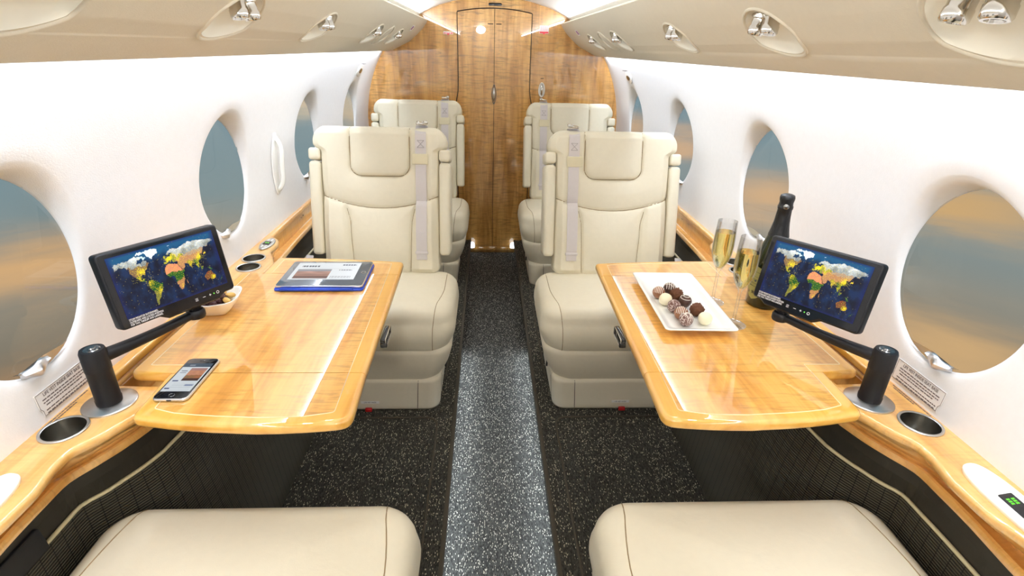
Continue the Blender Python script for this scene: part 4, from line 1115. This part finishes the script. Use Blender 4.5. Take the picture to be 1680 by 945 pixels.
    bt = xf(join(boxm(-.003, .003, -.0030, -.0024, 0, .0006), boxm(-.003, .003, -.0006, 0, 0, .0006), boxm(-.003, .003, .0020, .0026, 0, .0006)), T(0, 0, 0))
    obj('menu_mark', xf(bt, Mf @ T(bx0, -.069, .0048)), text_white_m, hs, smooth=False)
    obj('minus_mark', xf(boxm(-.003, .003, -.0004, .0004, 0, .0006), Mf @ T(bx0+.017, -.069, .0048)), text_white_m, hs, smooth=False)
    obj('plus_mark', xf(join(boxm(-.0024, .0024, -.0004, .0004, 0, .0006), boxm(-.0004, .0004, -.0024, .0024, 0, .0006)), Mf @ T(bx0+.031, -.069, .0048)), text_white_m, hs, smooth=False)
    obj('power_lamp', xf(lathe([(0, .0012), (.0012, .001), (.0014, 0)], 12), Mf @ T(bx0+.040, -.069, .0048)), led_m, hs)
    obj('power_mark', xf(tube([(.0028*math.cos(q), .0028*math.sin(q), .0004) for q in [2*PI*k/20 for k in range(20)]], .0005, 5, True), Mf @ T(bx0+.049, -.069, .0048)), text_white_m, hs)

# ================================================================ THINGS ON THE LEFT TABLE
TS = TZ+.0008
# tablet in a blue case
def page_color(kind):
    def fn(u, v):
        c_ = [226, 230, 232]
        if kind == 'tablet':
            if .06 < u < .58 and .06 < v < .60:
                t = (v-.06)/.54; n_ = noise.noise(Vector((u*6, v*9, 1)))
                c_ = [150+40*t+30*n_, 104+46*t+22*n_, 84+50*t+20*n_]
                if v < .2: c_ = [110, 74, 60]
                if t > .78: c_ = [150, 148, 150]
            elif .08 < u < .36 and .74 < v < .82 and int(u*90) % 4: c_ = [92, 96, 104]
            elif .72 < u < .93 and .82 < v < .90 and (int(u*120) % 5): c_ = [70, 78, 100]
            elif .75 < u < .90 and .66 < v < .82 and abs((v-.82)/(.16)+abs(u-.825)/.075) < .0: c_ = [90, 96, 110]
            elif .70 < u < .90 and .52 < v < .57 and int(u*100) % 4: c_ = [96, 100, 112]
            elif .62 < u < .93 and (.16 < v < .19 or .10 < v < .13) and int(u*110) % 5: c_ = [140, 140, 146]
            elif .12 < u < .93 and .62 < v < .635: c_ = [196, 198, 200]
        else:
            c_ = [205, 212, 216]
            if v > .86: c_ = [62, 78, 92] if not (.2 < u < .4 and .90 < v < .95) else [120, 130, 140]
            elif .36 < u < .95 and .36 < v < .82:
                t = (v-.36)/.46; n_ = noise.noise(Vector((u*7, v*7, 4)))
                c_ = [190+20*n_, 130+20*n_, 96+10*n_] if t > .45+.1*n_ else ([150+30*n_, 100, 60] if t > .2 else [70, 44, 34])
                if t > .8: c_ = [160, 118, 110]
            elif .08 < u < .28 and (.34 < v < .38): c_ = [70, 80, 120]
            elif .05 < u < .22 and .08 < v < .12: c_ = [60, 70, 110]
            elif .64 < u < .94 and .18 < v < .24 and int(u*60) % 3: c_ = [70, 90, 140]
            elif .08 < u < .3 and (.70 < v < .73 or .64 < v < .66): c_ = [110, 120, 130]
            elif .2 < u < .9 and int(v*60) % 4 == 0 and v < .3: c_ = [180, 188, 194]
        return L([max(0, min(255, q)) for q in c_])
    return fn
tabl = empty('tablet', (-.513, 1.459, TS), .02, label='tablet in a blue case lying on the left table', cat='tablet')
obj('case', slab(rrect(-.122, -.100, .122, .094, .010), 0, .006, .002), blue_m, tabl, sharp=50)
obj('case_spine', tube([(-.105, -.1005, .006), (.095, -.1005, .006)], .0045, 10), blue_m, tabl)
tbody = obj('body', slab(rrect(-.1195, -.092, .1195, .092, .010), .0065, .0135, .002), alu_m, tabl, sharp=50)
obj('glass_face', slab(rrect(-.1182, -.0908, .1182, .0908, .009), .0130, .0142, .0004, 2), mat('tablet glass face', L((82, 92, 104)), .08, coat=1)[0], tbody)
sm_ = color_grid('page', .186, .128, 120, 80, page_color('tablet'), paper_m)
so = bpy.data.objects.new('screen', sm_); COL.objects.link(so); so.parent = tabl; so.location = (-.006, .014, .0147)
obj('home_button', xf(lathe([(.0062, .0143), (.0068, .0150), (.0074, .0143)], 24), T(.1055, .004, 0)), chrome_m, tabl)
# phone
ph = empty('phone', (-.6455, .927, TS), -.0, label='silver edged phone with lit screen lying at the corner of the left table', cat='phone')
obj('body', slab(rrect(-.033, -.0725, .033, .0725, .010), 0, .0072, .0032), alu_m, ph, sharp=60)
gf = obj('glass_face', slab(rrect(-.0312, -.0707, .0312, .0707, .009), .0068, .0078, .0004, 2), blackg_m, ph)
sm_ = color_grid('page', .0560, .100, 60, 100, page_color('phone'), paper_m)
so = bpy.data.objects.new('screen', sm_); COL.objects.link(so); so.parent = ph; so.location = (0, .001, .0081)
obj('home_button', xf(lathe([(.0046, .0078), (.0051, .0083), (.0056, .0078)], 24), T(0, -.0605, 0)), ring_dark_m, ph)
obj('earpiece', xf(rbox(.012, .002, .0006, .0003, 1), T(0, .0625, .0081)), ring_dark_m, ph)
obj('port', xf(rbox(.009, .001, .0024, .0004, 1), T(0, -.0725, .0036)), black_m, ph)
# square snack bowl
def square_bowl(cx, cy, half, h, rot):
    rings = []
    def sq(k, z, dip=0): return [(x, y, z-dip*(abs(x)*abs(y))/(k*k) if False else z + dip*((abs(x)*abs(y))/(k*k))) for x, y in ell(0, 0, k, k, 64, 5)]
    for k, z in ((.42, 0), (.48, .0), (.52, .003), (.66, .012), (.82, .026), (.95, .040), (1.0, .047), (1.0, .050), (.965, .050), (.93, .044), (.80, .029), (.64, .014), (.48, .006), (.2, .005)):
        rings.append(sq(half*k, z*h/.05, .006 if z > .03 else 0))
    return loft(rings)
bowl = obj('snack_bowl', square_bowl(0, 0, .056, .040, 0), white_m, loc=(-.728, 1.238, TS)); bowl.rotation_euler = (0, 0, .12)
bowl['label'] = 'x'; tag(bowl, 'square white porcelain bowl of nuts and dried fruit beside the left monitor', 'bowl')
nut_m = mat('pale nut', L((214, 170, 92)), .5)[0]; cash_m = mat('cream nut', L((236, 208, 158)), .5)[0]; rais_m = mat('dark dried berry', L((62, 26, 24)), .45)[0]
def lump(r, seed, sx=1, sy=1, sz=1, amp=.25, fr=90, sub=3):
    bm = bmesh.new(); bmesh.ops.create_icosphere(bm, subdivisions=sub, radius=r)
    for v in bm.verts:
        k = 1+amp*noise.noise(v.co*fr+Vector((seed*3.1, seed, 0))); v.co = Vector((v.co.x*k*sx, v.co.y*k*sy, v.co.z*k*sz))
    vf = [tuple(v.co) for v in bm.verts], [tuple(v.index for v in f_.verts) for f_ in bm.faces]; bm.free(); return vf
nutp = obj('nut', lump(.0095, 1, 1.3, .8, .7), nut_m); cashp = obj('nut', lump(.0095, 2, 1.2, .8, .7), cash_m); raip = obj('dried_berry', lump(.0080, 3, 1.1, .9, .75, .35, 160), rais_m)
rnd = random.Random(5); first = set()
spots = []
for layer, (rad, z) in enumerate(((.027, .016), (.037, .027), (.036, .036), (.022, .043))):
    k = (9, 15, 14, 7)[layer]
    for i in range(k):
        t = 2*PI*i/k+layer*.5; rr_ = rad*(1 if i % 2 else .6); spots.append((rr_*math.cos(t), rr_*math.sin(t), z))
for i, (x, y, z) in enumerate(spots):
    # pale nuts gather on the window-far side
    pr = raip if (y < .008 and i % 5) or i % 3 == 0 else (nutp if i % 2 else cashp)
    o = pr if pr.name not in first else pr.copy()
    if pr.name in first: COL.objects.link(o)
    first.add(pr.name)
    o.location = (-.728+x, 1.238+y, TS+z); o.rotation_euler = (rnd.uniform(-.4, .4), rnd.uniform(-.4, .4), rnd.uniform(0, 6))
    if pr is raip: tag(o, 'dark dried berry piled in the white snack bowl', 'dried fruit', 'dried berries in the snack bowl')
    elif pr is nutp: tag(o, 'tan nut piled in the white snack bowl', 'nut', 'tan nuts in the snack bowl')
    else: tag(o, 'pale cream nut piled in the white snack bowl', 'nut', 'cream nuts in the snack bowl')

# ================================================================ THINGS ON THE RIGHT TABLE
# rectangular plate with raised flared rim
plate = empty('serving_plate', (.483, 1.285, TS), .0, label='long white rectangular plate of truffles on the right table', cat='plate')
def prr(hx, hy, z, r): return [(x, y, z) for x, y in rrect(-hx, -hy, hx, hy, r, 6)]
pr_ = [prr(.055, .135, .000, .01), prr(.066, .148, 0, .012), prr(.068, .150, .003, .013), prr(.074, .160, .009, .013), prr(.088, .178, .0165, .012), prr(.0905, .1805, .0185, .011), prr(.0905, .1805, .0200, .011), prr(.089, .179, .0208, .011), prr(.078, .165, .0150, .012), prr(.068, .152, .0095, .013), prr(.062, .146, .0080, .012), prr(.03, .08, .0078, .01)]
obj('body', loft(pr_), white_m, plate)
plate.rotation_euler = (0, 0, -.02)
PT = TS+.0080
choc = {}
choc['milk'] = mat('milk chocolate', L((140, 92, 62)), .4)[0]; choc['dark'] = mat('dark chocolate', L((72, 44, 32)), .4)[0]
choc['white'] = mat('white chocolate', L((246, 236, 204)), .45)[0]; choc['rough'] = mat('cocoa rough', L((96, 58, 34)), .8)[0]
choc['dust'] = mat('dusted chocolate', L((128, 98, 88)), .6)[0]; drz = mat('icing drizzle', L((244, 236, 224)), .4)[0]
n = NT(choc['dust'].node_tree); b = n.n['Principled BSDF']; cc = n.node('ShaderNodeTexCoord').outputs['Object']
n.link(n.ramp(n.noise(cc, 240, 3), [(.45, L((104, 70, 60))), (.62, L((196, 176, 168)))]), b.inputs['Base Color'])
R0 = .0172
def stripes(kind, seed):
    parts = []
    def arc(axis_rot, off):
        rr_ = math.sqrt(max(1e-6, 1-off*off)); pts = []
        for k in range(17):
            t = math.radians(-75+150*k/16); p = Vector((off, rr_*math.sin(t), rr_*math.cos(t)))*(R0*1.005); pts.append(tuple(RZ(axis_rot) @ p))
        return tube(pts, .0008, 5)
    if kind == 'striped': parts = [arc(-.5, o_) for o_ in (-.62, -.36, -.12, .12, .36, .62)]
    if kind == 'lattice': parts = [arc(-.3, o_) for o_ in (-.5, -.15, .2, .52)]+[arc(.9, o_) for o_ in (-.4, 0, .4)]
    if kind == 'swirl':
        pts = []
        for k in range(46):
            t = k*.26; th = .12+.02*k; pts.append((R0*1.006*math.sin(th)*math.cos(t), R0*1.006*math.sin(th)*math.sin(t), R0*1.006*math.cos(th)))
        parts = [tube(pts, .0008, 5)]
    if kind == 'drizzled':
        rr_ = random.Random(seed)
        for q in range(6): parts.append(arc(rr_.uniform(0, 3), rr_.uniform(-.6, .6)))
    return parts
TR = [(.432, 1.312, 'milk', 'striped', 'milk chocolate truffle with white stripes, back left of the group'),
      (.470, 1.338, 'dark', 'lattice', 'dark chocolate truffle with white lattice, farthest on the plate'),
      (.477, 1.299, 'rough', '', 'rough dark brown truffle touching the lattice truffle'),
      (.437, 1.268, 'white', '', 'white chocolate truffle between striped and dusted ones'),
      (.486, 1.256, 'dark', 'swirl', 'dark chocolate truffle with a white swirl in mid group'),
      (.447, 1.228, 'dust', '', 'powder dusted brown truffle left of mid group'),
      (.500, 1.206, 'rough', '', 'rough brown nut coated truffle on the right of the group'),
      (.452, 1.186, 'milk', 'striped', 'milk chocolate striped truffle behind the drizzled one'),
      (.453, 1.152, 'dust', 'drizzled', 'brown truffle with messy white icing, nearest left'),
      (.503, 1.157, 'white', '', 'white chocolate truffle, nearest right on the plate')]
for i, (x, y, k, deco, lb) in enumerate(TR):
    o = obj('truffle', lump(R0, i, 1, 1, 1, .30 if k == 'rough' else .06, 330 if k == 'rough' else 60, 4), choc[k], loc=(x, y, PT+R0*.97)); tag(o, lb, 'truffle', 'truffles on the plate')
    ps = stripes(deco, i)
    if ps: obj('icing', join(*ps), drz, o, label='white icing lines')

# champagne flutes
def flute(loc, label, fill, rz):
    g = empty('champagne_flute', (loc[0], loc[1], TS), rz, label=label, cat='glass', group='filled champagne flutes')
    outer = [(0, .0008), (.030, .0004), (.0315, .0012), (.030, .0022), (.018, .0040), (.0070, .0075), (.0046, .014), (.0042, .03), (.0041, .085), (.0045, .094), (.0075, .099), (.0145, .110), (.0215, .126), (.0262, .146), (.0275, .165), (.0270, .190), (.0255, .215), (.0243, .235)]
    inner = [(.0233, .2352), (.0243, .215), (.0258, .190), (.0263, .165), (.0250, .146), (.0203, .127), (.0132, .1115), (.0060, .1025), (0, .1005)]
    obj('glass_body', lathe(outer+inner, 56), glass_m, g, sharp=50)
    def ri(z): return interp([(b_, a) for a, b_ in inner[::-1]], z)
    zs = [.1008, .1030, .108, .1115, .119, .127, .137, .146, .155, .165, .178]; zs = [z for z in zs if z < fill]+[fill]
    lp = [(0, .1007)]+[(max(.0002, ri(z)-.00035), z) for z in zs[1:]]+[(0, fill)]
    lq = obj('wine', lathe(lp, 48), wine_m, g, sharp=50)
    rn = random.Random(int(loc[0]*1000)); parts = []
    for k in range(46):
        z = rn.uniform(.112, fill-.003); rr_ = ri(z)*rn.uniform(.55, .9); t = rn.uniform(0, 6.28)
        parts.append(xf(lathe([(0, .00055), (.00045, 0), (0, -.00055)], 6), T(rr_*math.cos(t), rr_*math.sin(t), z)))
    bb = obj('bubbles', join(*parts), bubble_m, lq); bb['kind'] = 'stuff'
    return g
flute((.583, 1.304), 'champagne flute standing farther back beside the truffle plate', .205, 0)
flute((.585, 1.172), 'champagne flute standing nearer the camera, in front of the other', .198, .4)

# bottle
bo = empty('champagne_bottle', (.722, 1.297, TS), 0, label='dark green champagne bottle with black foil neck behind the right monitor', cat='bottle')
obj('glass_body', lathe([(0, .004), (.030, 0), (.042, .002), (.0445, .008), (.0447, .10), (.0440, .130), (.0405, .155), (.034, .180), (.027, .205), (.0215, .228), (.0185, .250), (.0170, .27), (.0165, .29), (0, .29)], 64), bottle_m, bo)
fo = obj('foil', lathe([(.0262, .211), (.0225, .228), (.0192, .250), (.0178, .270), (.0172, .285), (.0185, .288), (.0188, .294), (.0172, .297), (.0165, .305), (.0178, .311), (.0182, .318), (.0165, .324), (.010, .327), (0, .327)], 56), foil_m, bo)
def cyl_patch(out, R_, th0, z0, push=.0006):
    """flat outline bent round the bottle"""
    V = [(th0+x/R_, z) for x, z in out]; vs_ = []
    cx = sum(a for a, _ in V)/len(V); cz = sum(z for _, z in V)/len(V)
    for k in (1.0, .75, .5, .25):
        vs_ += [((R_+push)*math.cos(cx+(a-cx)*k), (R_+push)*math.sin(cx+(a-cx)*k), z0+cz+(z-cz)*k) for a, z in V]
    n_ = len(V); F = []
    for r_ in range(3):
        for i in range(n_): F.append((r_*n_+i, r_*n_+(i+1) % n_, (r_+1)*n_+(i+1) % n_, (r_+1)*n_+i))
    F.append(tuple(3*n_+i for i in range(n_))); return vs_, F
shield = [(-.036, .075), (-.018, .092), (0, .097), (.018, .092), (.036, .075), (.038, .050), (.030, .022), (.012, .004), (0, -.002), (-.012, .004), (-.030, .022), (-.038, .050)]
shield = round_poly([(x, z, .003) for x, z in shield[::-1]], 4)
TH = math.radians(-160)
lb = obj('label', cyl_patch(shield, .0447, TH, .025), label_m, bo)
star = []
for k in range(10):
    rr_ = .0075 if k % 2 == 0 else .0032; t = PI/2+k*PI/5; star.append((rr_*math.cos(t), .020+rr_*math.sin(t)))
darkg = mat('dark label print', L((70, 66, 34)), .6)[0]
obj('star', cyl_patch(star, .0447, TH, .025, .0012), darkg, lb)
ln = []
for k, (w_, zz) in enumerate(((.040, .080), (.052, .066), (.046, .058), (.052, .046), (.036, .037))):
    ln.append(cyl_patch([(-w_/2, zz-.0012), (w_/2, zz-.0012), (w_/2, zz+.0012), (-w_/2, zz+.0012)], .0447, TH, .025, .0011))
obj('print_lines', join(*ln), darkg, lb, smooth=False)
obj('foil_seal', xf(lathe([(0, .002), (.006, .0015), (.0072, 0)], 20), frame((.0186*math.cos(-2.0), .0186*math.sin(-2.0), .296), (0, 0, 1), (math.cos(-2.0), math.sin(-2.0), 0))), ring_dark_m, bo)
bo.scale = (1, 1, .945)
